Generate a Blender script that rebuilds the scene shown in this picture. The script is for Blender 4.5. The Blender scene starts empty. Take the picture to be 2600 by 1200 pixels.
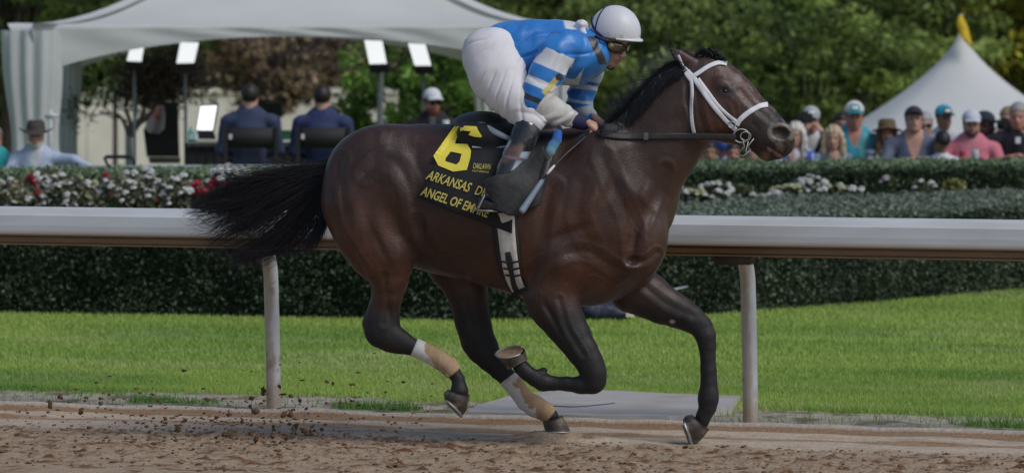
import bpy, math
import numpy as np
from mathutils import Vector, Matrix
from mathutils.bvhtree import BVHTree
R = math.radians
rng = np.random.default_rng(6)
scn = bpy.context.scene
col = scn.collection
# ---------------------------------------------------------------- camera
FPX, CAMY, CAMZ = 11000.0, -22.0, 2.05
PITCH = math.atan(500 / FPX)
cam_d = bpy.data.cameras.new('camera'); cam = bpy.data.objects.new('camera', cam_d); col.objects.link(cam)
cam_d.sensor_width = 36; cam_d.lens = FPX / 2600 * 36
cam_d.clip_start = 0.5; cam_d.clip_end = 3000
cam.location = (0, CAMY, CAMZ); cam.rotation_euler = (R(90) - PITCH, 0, 0)
cam_d.dof.use_dof = True; cam_d.dof.focus_distance = 21.9; cam_d.dof.aperture_fstop = 3.8
scn.camera = cam
# ---------------------------------------------------------------- light
SUN_EL, SUN_AZ = 48.0, 128.0      # veiled sun, behind the camera and to the right
w = bpy.data.worlds.new('World'); scn.world = w; w.use_nodes = True
nt = w.node_tree; bg = nt.nodes['Background']
sky = nt.nodes.new('ShaderNodeTexSky'); sky.sky_type = 'NISHITA'; sky.sun_disc = False
sky.sun_elevation = R(SUN_EL); sky.sun_rotation = R(SUN_AZ); sky.air_density = 1.0; sky.dust_density = 1.0; sky.ozone_density = 1.0
nt.links.new(sky.outputs[0], bg.inputs[0]); bg.inputs[1].default_value = 0.085
sl = bpy.data.lights.new('sun', 'SUN'); sl.energy = 1.7; sl.angle = R(26); sl.color = (1, .96, .90)
so = bpy.data.objects.new('sun', sl); col.objects.link(so)
sd = Vector((math.sin(R(SUN_AZ)) * math.cos(R(SUN_EL)), math.cos(R(SUN_AZ)) * math.cos(R(SUN_EL)), math.sin(R(SUN_EL))))
so.rotation_euler = sd.to_track_quat('Z', 'Y').to_euler(); so.location = (5, 10, 20)
scn.view_settings.view_transform = 'Standard'; scn.view_settings.look = 'None'
scn.view_settings.exposure = 0.08; scn.view_settings.gamma = 1
scn.render.engine = 'CYCLES'
scn.cycles.max_bounces = 6; scn.cycles.transparent_max_bounces = 6
# ---------------------------------------------------------------- measuring: photo pixel + distance -> place
def W(px, py, Y):
    dx = (px - 1300) / FPX; dy = -(py - 600) / FPX
    c, s = math.cos(PITCH), math.sin(PITCH)
    vy = c + dy * s; vz = -s + dy * c
    t = (Y - CAMY) / vy
    return np.array((dx * t, Y, CAMZ + vz * t))
def SC(Y): return (Y - CAMY) / FPX          # metres per photo pixel at distance Y
def G(px, py, z=0.0):                        # where the ray meets height z
    dx = (px - 1300) / FPX; dy = -(py - 600) / FPX
    c, s = math.cos(PITCH), math.sin(PITCH)
    vy = c + dy * s; vz = -s + dy * c
    t = (z - CAMZ) / vz
    return np.array((dx * t, CAMY + vy * t, z))
# ---------------------------------------------------------------- objects
def tag(o, label=None, cat=None, group=None, kind=None):
    if label: o['label'] = label
    if cat: o['category'] = cat
    if group: o['group'] = group
    if kind: o['kind'] = kind
    return o
def empty(name, loc, label=None, cat=None, group=None, rz=0.0, kind=None):
    o = bpy.data.objects.new(name, None); col.objects.link(o)
    o.location = loc; o.rotation_euler.z = rz
    o.empty_display_size = .1
    return tag(o, label, cat, group, kind)
def absloc(p):
    v = np.zeros(3)
    while p is not None: v += np.array(p.location); p = p.parent
    return v
def mesh(name, v, f, m, smooth=True, cols=None):
    v = np.asarray(v, dtype=np.float32)
    me = bpy.data.meshes.new(name)
    if isinstance(f, np.ndarray) and f.ndim == 2:
        n, k = f.shape
        me.vertices.add(len(v)); me.vertices.foreach_set('co', v.ravel())
        me.loops.add(n * k); me.loops.foreach_set('vertex_index', f.astype(np.int32).ravel())
        me.polygons.add(n)
        me.polygons.foreach_set('loop_start', np.arange(0, n * k, k, dtype=np.int32))
        me.polygons.foreach_set('loop_total', np.full(n, k, dtype=np.int32))
        me.polygons.foreach_set('use_smooth', np.full(n, smooth))
        me.update(calc_edges=True)
    else:
        me.from_pydata([tuple(map(float, p)) for p in v], [], [list(map(int, q)) for q in f])
        me.polygons.foreach_set('use_smooth', np.full(len(me.polygons), smooth)); me.update()
    if cols is not None:
        a = me.color_attributes.new('Col', 'FLOAT_COLOR', 'POINT')
        c4 = np.ones((len(v), 4), dtype=np.float32); c4[:, :3] = cols
        a.data.foreach_set('color', c4.ravel())
    if m is not None: me.materials.append(m)
    return me
def mk(name, v, f, m, parent=None, smooth=True, cols=None, local=False, **kw):
    """one mesh object; v is in world space unless local"""
    v = np.asarray(v, dtype=float)
    if parent is not None and not local: v = v - absloc(parent)
    o = bpy.data.objects.new(name, mesh(name, v, f, m, smooth, cols)); col.objects.link(o)
    o.parent = parent
    return tag(o, **kw)
def copy(o, parent=None, data=True):
    c = o.copy(); col.objects.link(c)
    if parent is not None: c.parent = parent
    return c
class MB:
    def __init__(s): s.v = []; s.f = []; s.n = 0; s.c = []
    def add(s, v, f, c=None):
        v = np.asarray(v, float); s.v.append(v); s.f += [[int(i) + s.n for i in q] for q in f]
        s.c.append(np.tile(np.array(c if c is not None else (1, 1, 1), float), (len(v), 1)) if c is None or np.ndim(c) == 1 else np.asarray(c))
        s.n += len(v); return s
    def box(s, lo, hi, c=None, M=None):
        x0, y0, z0 = lo; x1, y1, z1 = hi
        v = np.array([(x, y, z) for x in (x0, x1) for y in (y0, y1) for z in (z0, z1)], float)
        if M is not None: v = v @ M[0].T + M[1]
        return s.add(v, [(0, 1, 3, 2), (4, 6, 7, 5), (0, 4, 5, 1), (2, 3, 7, 6), (0, 2, 6, 4), (1, 5, 7, 3)], c)
    def tube(s, pts, rad, n=8, c=None, cap=True, flat=None):
        v, f = tube(pts, rad, n, cap, flat); return s.add(v, f, c)
    def out(s, name, m, parent=None, smooth=True, cols=False, local=False, **kw):
        return mk(name, np.vstack(s.v), s.f, m, parent, smooth, np.vstack(s.c) if cols else None, local, **kw)
def tube(pts, rad, n=8, cap=True, flat=None):
    P = np.asarray(pts, float); k = len(P); rad = np.broadcast_to(np.asarray(rad, float), (k,))
    T = np.gradient(P, axis=0); T /= np.linalg.norm(T, axis=1)[:, None] + 1e-9
    ref = np.array((0, 1., 0)) if abs(T[:, 1]).max() < .9 else np.array((0.03, 0.01, 1.))
    A = np.cross(T, ref); A /= np.linalg.norm(A, axis=1)[:, None] + 1e-9
    B = np.cross(T, A)
    an = np.linspace(0, 2 * np.pi, n, endpoint=False)
    fl = 1.0 if flat is None else flat
    v = P[:, None] + rad[:, None, None] * (np.cos(an)[None, :, None] * A[:, None] + fl * np.sin(an)[None, :, None] * B[:, None])
    v = v.reshape(-1, 3); f = []
    for i in range(k - 1):
        for j in range(n):
            a = i * n + j; b = i * n + (j + 1) % n
            f.append((a, b, b + n, a + n))
    if cap: f.append(list(range(n))[::-1]); f.append([(k - 1) * n + j for j in range(n)])
    return v, f
def crv(pts, n):
    """smooth curve through points (Catmull-Rom), n samples"""
    P = np.asarray(pts, float)
    if len(P) < 3:
        t = np.linspace(0, 1, n)[:, None]; return P[0] * (1 - t) + P[-1] * t
    Q = np.vstack([2 * P[0] - P[1], P, 2 * P[-1] - P[-2]])
    L = np.r_[0, np.cumsum(np.linalg.norm(np.diff(P, axis=0), axis=1) + 1e-9)]
    u = np.interp(np.linspace(0, L[-1], n), L, np.arange(len(P)))
    i = np.minimum(u.astype(int), len(P) - 2); t = (u - i)[:, None]
    a, b, c, d = Q[i], Q[i + 1], Q[i + 2], Q[i + 3]
    return .5 * (2 * b + (c - a) * t + (2 * a - 5 * b + 4 * c - d) * t ** 2 + (3 * b - a - 3 * c + d) * t ** 3)
# ---------------------------------------------------------------- materials
def mat(name, color=(.5, .5, .5), rough=.6, var=.15, scale=8, bump=0., bscale=60, attr=False, metal=0., spec=.5,
        trans=0., sheen=0., coat=0., island=0., emit=0., stretch=None, dirt=None, dscale=3, damt=.5, alpha=1.):
    m = bpy.data.materials.new(name); m.use_nodes = True; t = m.node_tree; N = t.nodes; L = t.links
    b = N['Principled BSDF']
    b.inputs['Roughness'].default_value = rough; b.inputs['Metallic'].default_value = metal
    b.inputs['Specular IOR Level'].default_value = spec
    if sheen: b.inputs['Sheen Weight'].default_value = sheen; b.inputs['Sheen Roughness'].default_value = .4
    if coat: b.inputs['Coat Weight'].default_value = coat; b.inputs['Coat Roughness'].default_value = .15
    tc = N.new('ShaderNodeTexCoord'); mp = N.new('ShaderNodeMapping'); L.new(tc.outputs['Object'], mp.inputs[0])
    if stretch: mp.inputs['Scale'].default_value = stretch
    if attr:
        a = N.new('ShaderNodeAttribute'); a.attribute_name = 'Col'; src = a.outputs['Color']
    else:
        a = N.new('ShaderNodeRGB'); a.outputs[0].default_value = (*color, 1); src = a.outputs[0]
    def mul(src, fac_socket, lo, hi):
        mr = N.new('ShaderNodeMapRange'); L.new(fac_socket, mr.inputs[0]); mr.inputs[3].default_value = lo; mr.inputs[4].default_value = hi
        v = N.new('ShaderNodeVectorMath'); v.operation = 'SCALE'; L.new(src, v.inputs[0]); L.new(mr.outputs[0], v.inputs['Scale'])
        return v.outputs[0]
    if var:
        n = N.new('ShaderNodeTexNoise'); n.inputs['Scale'].default_value = scale; n.inputs['Detail'].default_value = 6; n.inputs['Roughness'].default_value = .65
        L.new(mp.outputs[0], n.inputs['Vector'])
        mr = N.new('ShaderNodeMapRange'); L.new(n.outputs[0], mr.inputs[0]); mr.inputs[1].default_value = .3; mr.inputs[2].default_value = .7
        src = mul(src, mr.outputs[0], 1 - var, 1 + var)
    if island:
        g = N.new('ShaderNodeNewGeometry'); src = mul(src, g.outputs['Random Per Island'], 1 - island, 1 + island)
    if dirt:
        n2 = N.new('ShaderNodeTexNoise'); n2.inputs['Scale'].default_value = dscale; n2.inputs['Detail'].default_value = 8; L.new(mp.outputs[0], n2.inputs['Vector'])
        r2 = N.new('ShaderNodeMapRange'); L.new(n2.outputs[0], r2.inputs[0]); r2.inputs[1].default_value = .48; r2.inputs[2].default_value = .72; r2.inputs[4].default_value = damt
        mx = N.new('ShaderNodeMix'); mx.data_type = 'RGBA'; L.new(r2.outputs[0], mx.inputs[0]); L.new(src, mx.inputs[6]); mx.inputs[7].default_value = (*dirt, 1)
        src = mx.outputs[2]
    L.new(src, b.inputs['Base Color'])
    if bump:
        n3 = N.new('ShaderNodeTexNoise'); n3.inputs['Scale'].default_value = bscale; n3.inputs['Detail'].default_value = 5; L.new(mp.outputs[0], n3.inputs['Vector'])
        bp = N.new('ShaderNodeBump'); bp.inputs['Strength'].default_value = 1; bp.inputs['Distance'].default_value = bump; L.new(n3.outputs[0], bp.inputs['Height'])
        L.new(bp.outputs[0], b.inputs['Normal'])
    if emit:
        b.inputs['Emission Color'].default_value = (*color, 1); b.inputs['Emission Strength'].default_value = emit
    if trans:
        tr = N.new('ShaderNodeBsdfTranslucent'); L.new(src, tr.inputs[0])
        ms = N.new('ShaderNodeMixShader'); ms.inputs[0].default_value = trans
        L.new(b.outputs[0], ms.inputs[1]); L.new(tr.outputs[0], ms.inputs[2]); L.new(ms.outputs[0], N['Material Output'].inputs[0])
    return m
# ---------------------------------------------------------------- value noise in numpy
def vnoise(P, scale, seed=0):
    P = np.asarray(P, float) * scale + seed * 17.3
    i = np.floor(P).astype(np.int64); f = P - i; f = f * f * (3 - 2 * f)
    def h(a, b, c):
        n = (a * 374761393 + b * 668265263 + c * 2147483647 + seed * 1274126177) & 0xffffffff
        n = ((n ^ (n >> 13)) * 1274126177) & 0xffffffff
        return ((n ^ (n >> 16)) & 0xffff) / 65535.0
    r = 0
    for dx in (0, 1):
        for dy in (0, 1):
            for dz in (0, 1):
                wgt = (f[..., 0] if dx else 1 - f[..., 0]) * (f[..., 1] if dy else 1 - f[..., 1]) * (f[..., 2] if dz else 1 - f[..., 2])
                r = r + wgt * h(i[..., 0] + dx, i[..., 1] + dy, i[..., 2] + dz)
    return r * 2 - 1
def fbm(P, scale, oct=3, seed=0):
    return sum(vnoise(P, scale * 2 ** k, seed + k) * .5 ** k for k in range(oct))
def sstep(a, b, x): t = np.clip((x - a) / (b - a), 0, 1); return t * t * (3 - 2 * t)
# ---------------------------------------------------------------- bodies: smooth unions of tapered shapes, meshed with surface nets
class Body:
    def __init__(s, lo, hi, h):
        s.h = h; s.lo = np.array(lo, float)
        n = np.ceil((np.array(hi) - s.lo) / h).astype(int) + 1
        s.ax = [s.lo[i] + h * np.arange(n[i]) for i in range(3)]
        s.D = np.full(n, 9., dtype=np.float32)
    def _sl(s, lo, hi):
        r = []
        for i in range(3):
            a = int(np.clip(np.floor((lo[i] - s.lo[i]) / s.h), 0, s.D.shape[i])); b = int(np.clip(np.ceil((hi[i] - s.lo[i]) / s.h) + 1, 0, s.D.shape[i]))
            r.append(slice(a, max(b, a)))
        return tuple(r)
    def _comb(s, sl, d, k, op):
        D = s.D[sl]
        if op == '+':
            if k > 0:
                hh = np.clip(.5 + .5 * (D - d) / k, 0, 1); D[...] = D + (d - D) * hh - k * hh * (1 - hh)
            else: np.minimum(D, d, out=D)
        elif op == '-':
            hh = np.clip(.5 - .5 * (D + d) / k, 0, 1); D[...] = D + (-d - D) * hh + k * hh * (1 - hh)
        else:  # push: raise or sink the skin within the shape by k
            D[...] = D - k * (1 - sstep(-1, 0.0, d / s._r))
    def seg(s, a, b, ra, rb, ya=None, yb=None, k=.015, op='+'):
        """elliptic capsule: ra, rb radii in x/z, ya, yb radii in y"""
        a = np.asarray(a, float); b = np.asarray(b, float)
        ya = ra if ya is None else ya; yb = rb if yb is None else yb
        m = k + 3 * s.h
        lo = np.minimum(a - (ra, ya, ra), b - (rb, yb, rb)) - m; hi = np.maximum(a + (ra, ya, ra), b + (rb, yb, rb)) + m
        sl = s._sl(lo, hi)
        if 0 in s.D[sl].shape: return s
        X = s.ax[0][sl[0]][:, None, None]; Y = s.ax[1][sl[1]][None, :, None]; Z = s.ax[2][sl[2]][None, None, :]
        d = b - a; dd = float(d @ d) + 1e-12
        t = np.clip(((X - a[0]) * d[0] + (Y - a[1]) * d[1] + (Z - a[2]) * d[2]) / dd, 0, 1)
        r = ra + (rb - ra) * t; ry = ya + (yb - ya) * t
        qx = X - a[0] - t * d[0]; qy = Y - a[1] - t * d[1]; qz = Z - a[2] - t * d[2]
        k0 = np.sqrt((qx * qx + qz * qz) / (r * r) + qy * qy / (ry * ry)); k1 = np.sqrt((qx * qx + qz * qz) / r ** 4 + qy * qy / ry ** 4) + 1e-6
        s._comb(sl, (k0 * (k0 - 1) / k1).astype(np.float32), k, op); return s
    def ell(s, c, r, k=.015, op='+', M=None):
        c = np.asarray(c, float); r = np.asarray(r, float) * np.ones(3); R_ = max(r) if M is not None else r
        m = abs(k) + 3 * s.h; sl = s._sl(c - R_ - m, c + R_ + m)
        if 0 in s.D[sl].shape: return s
        X = s.ax[0][sl[0]][:, None, None] - c[0]; Y = s.ax[1][sl[1]][None, :, None] - c[1]; Z = s.ax[2][sl[2]][None, None, :] - c[2]
        if M is not None:
            M = np.asarray(M)   # columns = local axes in world
            X, Y, Z = (X * M[0, i] + Y * M[1, i] + Z * M[2, i] for i in range(3))
        k0 = np.sqrt((X / r[0]) ** 2 + (Y / r[1]) ** 2 + (Z / r[2]) ** 2); k1 = np.sqrt((X / r[0] ** 2) ** 2 + (Y / r[1] ** 2) ** 2 + (Z / r[2] ** 2) ** 2) + 1e-6
        if op == 'push':
            D = s.D[sl]; D[...] = D - k * sstep(1.0, 0.0, k0).astype(np.float32)
        else: s._comb(sl, (k0 * (k0 - 1) / k1).astype(np.float32), k, op)
        return s
    def chain(s, pts, k=.015, op='+'):
        """pts: (centre, r, ry)"""
        for (a, ra, ya), (b, rb, yb) in zip(pts[:-1], pts[1:]): s.seg(a, b, ra, rb, ya, yb, k, op)
        return s
    def surf(s, smooth=2):
        D = s.D; nx, ny, nz = D.shape; I = D < 0
        # cells holding a sign change
        c = np.zeros((nx - 1, ny - 1, nz - 1), np.uint8)
        for dx in (0, 1):
            for dy in (0, 1):
                for dz in (0, 1): c += I[dx:nx - 1 + dx, dy:ny - 1 + dy, dz:nz - 1 + dz]
        cells = np.argwhere((c > 0) & (c < 8)); idx = -np.ones(c.shape, np.int64); idx[tuple(cells.T)] = np.arange(len(cells))
        acc = np.zeros((len(cells), 3)); cnt = np.zeros(len(cells))
        corners = [(i, j, k) for i in (0, 1) for j in (0, 1) for k in (0, 1)]
        for a in corners:
            for ax in range(3):
                if a[ax]: continue
                b = list(a); b[ax] = 1
                pa = cells + a; pb = cells + b
                da = D[tuple(pa.T)]; db = D[tuple(pb.T)]; mk_ = (da < 0) != (db < 0)
                t = np.where(mk_, da / (da - db + 1e-12), 0)
                p = np.tile(np.array(a, float), (len(cells), 1)); p[:, ax] += t
                acc[mk_] += p[mk_]; cnt[mk_] += 1
        V = (cells + acc / cnt[:, None]) * s.h + s.lo
        F = []
        for ax in range(3):
            sh = [slice(0, n) for n in D.shape]; s0 = list(sh); s1 = list(sh); s0[ax] = slice(0, D.shape[ax] - 1); s1[ax] = slice(1, D.shape[ax])
            A = I[tuple(s0)]; B = I[tuple(s1)]; e = np.argwhere(A != B)
            u, v_ = [(1, 2), (2, 0), (0, 1)][ax]
            ok = (e[:, u] > 0) & (e[:, v_] > 0) & (e[:, u] < D.shape[u] - 1) & (e[:, v_] < D.shape[v_] - 1); e = e[ok]
            q = []
            for du, dv in ((-1, -1), (0, -1), (0, 0), (-1, 0)):
                p = e.copy(); p[:, u] += du; p[:, v_] += dv; q.append(idx[tuple(p.T)])
            q = np.stack(q, 1); flip = ~A[tuple(e.T)]
            q[flip] = q[flip][:, ::-1]; F.append(q)
        F = np.vstack(F); F = F[(F >= 0).all(1)]
        for _ in range(smooth):
            S = np.zeros_like(V); n = np.zeros(len(V))
            for i in range(4):
                a, b = F[:, i], F[:, (i + 1) % 4]
                for ax in range(3): S[:, ax] += np.bincount(a, V[b, ax], len(V)) + np.bincount(b, V[a, ax], len(V))
                n += np.bincount(a, minlength=len(V)) + np.bincount(b, minlength=len(V))
            V = V * .5 + S / np.maximum(n, 1)[:, None] * .5
        return V, F
def bvh(V, F): return BVHTree.FromPolygons([tuple(p) for p in V.tolist()], F.tolist())
CAMP = Vector((0, CAMY, CAMZ))
def cast(B, px, py):
    d = Vector(W(px, py, 0)) - CAMP; d.normalize()
    h = B.ray_cast(CAMP, d)
    return None if h[0] is None else np.array(h[0])
def to_px(V):
    c, s = math.cos(PITCH), math.sin(PITCH); x = V[:, 0]; y = V[:, 1] - CAMY; z = V[:, 2] - CAMZ
    f = y * c - z * s; u = y * s + z * c
    return 1300 + FPX * x / f, 600 - FPX * u / f
def band(d, a, b, s=2.): return sstep(a - s, a, d) * sstep(b + s, b, d)
# ================================================================ HORSE
def yb(px): return -0.15 * (px - 1300) / 500.0      # the horse runs slightly towards the camera
hY = 0.0
def ch(pairs, yo, ratio=.9, k=.012, body=None, op='+'):
    """pairs of opposite outline points in photo pixels -> tapered chain; yo offset from the horse's mid plane"""
    out = []
    n = len(pairs)
    for i, (x1, y1, x2, y2) in enumerate(pairs):
        cx, cy = (x1 + x2) / 2, (y1 + y2) / 2; r = math.hypot(x1 - x2, y1 - y2) / 2
        yy = yo[i] if isinstance(yo, (list, tuple)) else yo
        rt = ratio[i] if isinstance(ratio, (list, tuple)) else ratio
        Y = yb(cx) + yy; rm = r * SC(Y); out.append((W(cx, cy, Y), rm, rm * rt))
    (body or H).chain(out, k, op)
    return out
def pt(px, py, yo=0.): return W(px, py, yb(px) + yo)
def ball(cx, cy, r, ry, yo, k=.03, rz=None, ang=0., op='+', body=None):
    """ellipsoid, pixel radii along/across, turned by ang degrees clockwise in the picture; ry in metres"""
    a = R(-ang); M = np.array([[math.cos(a), 0, -math.sin(a)], [0, 1, 0], [math.sin(a), 0, math.cos(a)]])
    s_ = SC(yb(cx) + yo)
    (body or H).ell(pt(cx, cy, yo), (r * s_, ry, (rz or r) * s_), k, op, M)
H = Body((-1.02, -.62, -.12), (1.5, .62, 2.0), .0075)
# trunk
ch([(1000, 322, 1000, 662), (1060, 317, 1060, 676), (1150, 318, 1150, 697), (1230, 320, 1230, 711), (1315, 326, 1315, 741), (1400, 332, 1400, 766), (1478, 345, 1478, 779)],
   0, [.76, .80, .80, .78, .72, .64, .56], k=.03)
ch([(1400, 332, 1400, 700), (1470, 330, 1480, 640), (1541, 336, 1600, 640)], 0, [.50, .55, .55], k=.04)
# hindquarters
for sd_ in (-1, 1):
    ball(985, 470, 165, .175, sd_ * .105, k=.04, rz=152, ang=20)
    ball(925, 520, 104, .12, sd_ * .13, k=.03, rz=135, ang=-8)
ball(960, 430, 130, .20, 0, k=.05, rz=108, ang=-18)
# near thigh, gaskin, hock
ch([(822, 545, 1040, 480), (845, 590, 1056, 560), (880, 628, 1060, 625), (911, 655, 1050, 660), (941, 705, 1036, 705), (944, 749, 1022, 752), (936, 785, 1012, 785), (926, 812, 1014, 812), (924, 838, 1016, 836)],
   [-.16, -.17, -.175, -.175, -.17, -.165, -.16, -.16, -.16], [.62, .62, .66, .75, .8, .75, .7, .62, .62], k=.02)
ch([(921, 832, 965, 808), (931, 858, 1002, 815), (961, 873, 1027, 842), (985, 881, 1040, 851), (1044, 901, 1059, 863), (1080, 914, 1090, 877), (1110, 930, 1118, 894), (1128, 944, 1150, 912), (1140, 958, 1164, 932), (1150, 970, 1178, 955), (1143, 990, 1190, 990)],
   -.16, [.7, .65, .65, .7, .8, .85, .9, .9, .9, .9, .9], k=.012)
# far hind leg, planted
ch([(1060, 560, 1240, 600), (1085, 650, 1240, 680), (1124, 726, 1237, 722), (1141, 756, 1238, 750), (1150, 790, 1240, 785), (1156, 820, 1244, 812), (1166, 846, 1249, 838), (1171, 868, 1256, 862)],
   .17, [.5, .6, .65, .7, .65, .6, .6, .6], k=.02)
ch([(1171, 868, 1256, 862), (1185, 888, 1266, 880), (1212, 915, 1275, 905), (1246, 949, 1290, 925), (1273, 974, 1303, 942), (1300, 1006, 1328, 976), (1320, 1034, 1350, 1000), (1340, 1048, 1372, 1010), (1366, 1056, 1396, 1026), (1380, 1066, 1416, 1044)],
   .17, [.6, .65, .75, .85, .9, .95, .95, .95, .95, .95], k=.012)
# shoulders, chest, forelegs
for sd_ in (-1, 1):
    ball(1505, 520, 120, .13, sd_ * .125, k=.045, rz=215, ang=18)
    ball(1440, 640, 120, .12, sd_ * .125, k=.04, rz=100, ang=30)
    ball(1610, 600, 86, .105, sd_ * .085, k=.03, rz=110, ang=0)
ball(1590, 650, 85, .17, 0, k=.04, rz=80, ang=-25)
# near forearm and folded leg
ch([(1335, 690, 1500, 640), (1330, 747, 1462, 748), (1350, 783, 1471, 785), (1380, 823, 1484, 812), (1410, 857, 1500, 848), (1439, 892, 1517, 884), (1462, 922, 1530, 914), (1476, 950, 1539, 940), (1482, 970, 1540, 962)],
   [-.15, -.155, -.155, -.15, -.15, -.15, -.15, -.15, -.15], [.68, .7, .72, .74, .76, .8, .8, .8, .8], k=.02)
ch([(1496, 948, 1512, 999), (1470, 955, 1478, 998), (1440, 956, 1440, 992), (1405, 955, 1405, 991), (1385, 946, 1372, 992), (1371, 941, 1346, 976), (1352, 931, 1324, 960), (1341, 918, 1306, 944)],
   -.15, [.8, .8, .8, .8, .9, .95, .95, .95], k=.012)
ball(1379, 938, 12, .018, -.15, k=.008, rz=8)
# far foreleg, reaching
ch([(1545, 700, 1640, 640), (1560, 772, 1660, 690), (1600, 786, 1690, 714), (1640, 799, 1724, 746), (1682, 811, 1755, 768), (1722, 826, 1784, 790), (1752, 842, 1804, 812), (1766, 862, 1815, 842), (1773, 884, 1817, 874), (1778, 905, 1816, 903), (1779, 940, 1819, 940), (1779, 970, 1821, 970), (1773, 998, 1824, 998), (1771, 1012, 1824, 1014), (1774, 1032, 1818, 1036), (1767, 1052, 1806, 1058), (1762, 1064, 1801, 1074)],
   [.12, .14, .15, .15, .15, .14, .14, .13, .13, .13, .13, .13, .13, .13, .13, .13, .13],
   [.75, .75, .75, .75, .78, .8, .8, .8, .8, .85, .85, .85, .9, .9, .9, .9, .9], k=.012)
# neck
ch([(1480, 338, 1700, 560), (1541, 331, 1706, 500), (1609, 266, 1728, 455), (1652, 219, 1745, 410), (1700, 176, 1764, 374), (1742, 160, 1790, 362)],
   0, [.66, .60, .56, .50, .46, .44], k=.035)
# head
ch([(1748, 152, 1770, 350), (1795, 142, 1785, 357), (1862, 178, 1800, 357), (1897, 214, 1838, 362), (1921, 246, 1868, 362), (1950, 266, 1893, 372), (1978, 298, 1920, 388), (2003, 322, 1936, 392)],
   0, [.40, .42, .48, .52, .58, .62, .62, .62], k=.02)
for sd_ in (-1, 1):
    ball(1800, 285, 66, .052, sd_ * .052, k=.02, rz=72, ang=10)       # cheek
    ball(1838, 222, 30, .030, sd_ * .066, k=.02, rz=22, ang=35)       # brow
    ball(1880, 268, 46, .018, sd_ * .060, k=.015, rz=9, ang=40)       # facial crest
    ball(1978, 345, 37, .030, sd_ * .034, k=.015, rz=36)              # nostril wing
ball(1968, 356, 47, .050, 0, k=.015, rz=46)
ball(1946, 388, 26, .040, 0, k=.012, rz=20, ang=30)
# muscle relief (raised or sunk within soft ellipsoids on the near and far flank)
for sd_ in (-1, 1):
    P_ = lambda x, y, rx, rz, k, ang=0, dep=.30: ball(x, y, rx, dep, sd_ * .20, k=k, rz=rz, ang=ang, op='push')
    P_(1000, 470, 75, 95, .022, 12)        # tensor / stifle mass
    P_(1068, 520, 34, 130, -.026, -4)       # groove before the thigh
    P_(1058, 410, 34, 80, -.010, -25)
    P_(868, 470, 18, 120, -.013, -10)       # hamstring line
    P_(905, 540, 30, 110, .010, -12)
    P_(1015, 640, 34, 44, .014, 0)
    P_(960, 610, 16, 80, -.010, -25)
    P_(1380, 560, 30, 130, -.013, 8)        # behind the shoulder
    P_(1420, 660, 75, 60, .024, 20); P_(1500, 520, 50, 90, .012, 18)         # triceps
    P_(1500, 640, 26, 75, -.009, 30)
    P_(1445, 590, 90, 22, -.013, -22)
    P_(1560, 470, 34, 150, -.016, 22)       # scapula edge
    P_(1612, 570, 26, 110, -.022, 14)        # jugular groove
    P_(1665, 520, 20, 130, -.009, 24)
    P_(1606, 660, 34, 20, -.014, 20)        # breast fold
    P_(1585, 700, 60, 30, .010, -30)
    P_(1395, 790, 16, 70, -.010, -32)       # forearm
    P_(1200, 600, 40, 12, .004)
    P_(1752, 262, 12, 80, -.030, -8, .3)    # behind the cheek
    P_(1845, 305, 34, 20, -.012, 40)
    P_(1858, 236, 14, 9, -.010, 35)
    P_(1920, 320, 30, 12, -.008, 45)
    P_(1960, 374, 36, 6, -.024, 36, .2)     # mouth line
for sd_ in (-1, 1):
    ball(1984, 338, 27, .036, sd_ * .074, k=.006, rz=20, ang=20, op='-')
    ball(1839, 231, 15, .016, sd_ * .102, k=.006, rz=8, ang=32, op='-')
# near hock point, stringy tendons
ball(990, 800, 12, .3, -.16, k=-.010, rz=60, ang=0, op='push')
ball(1225, 830, 10, .3, .17, k=-.008, rz=50, op='push')
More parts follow.
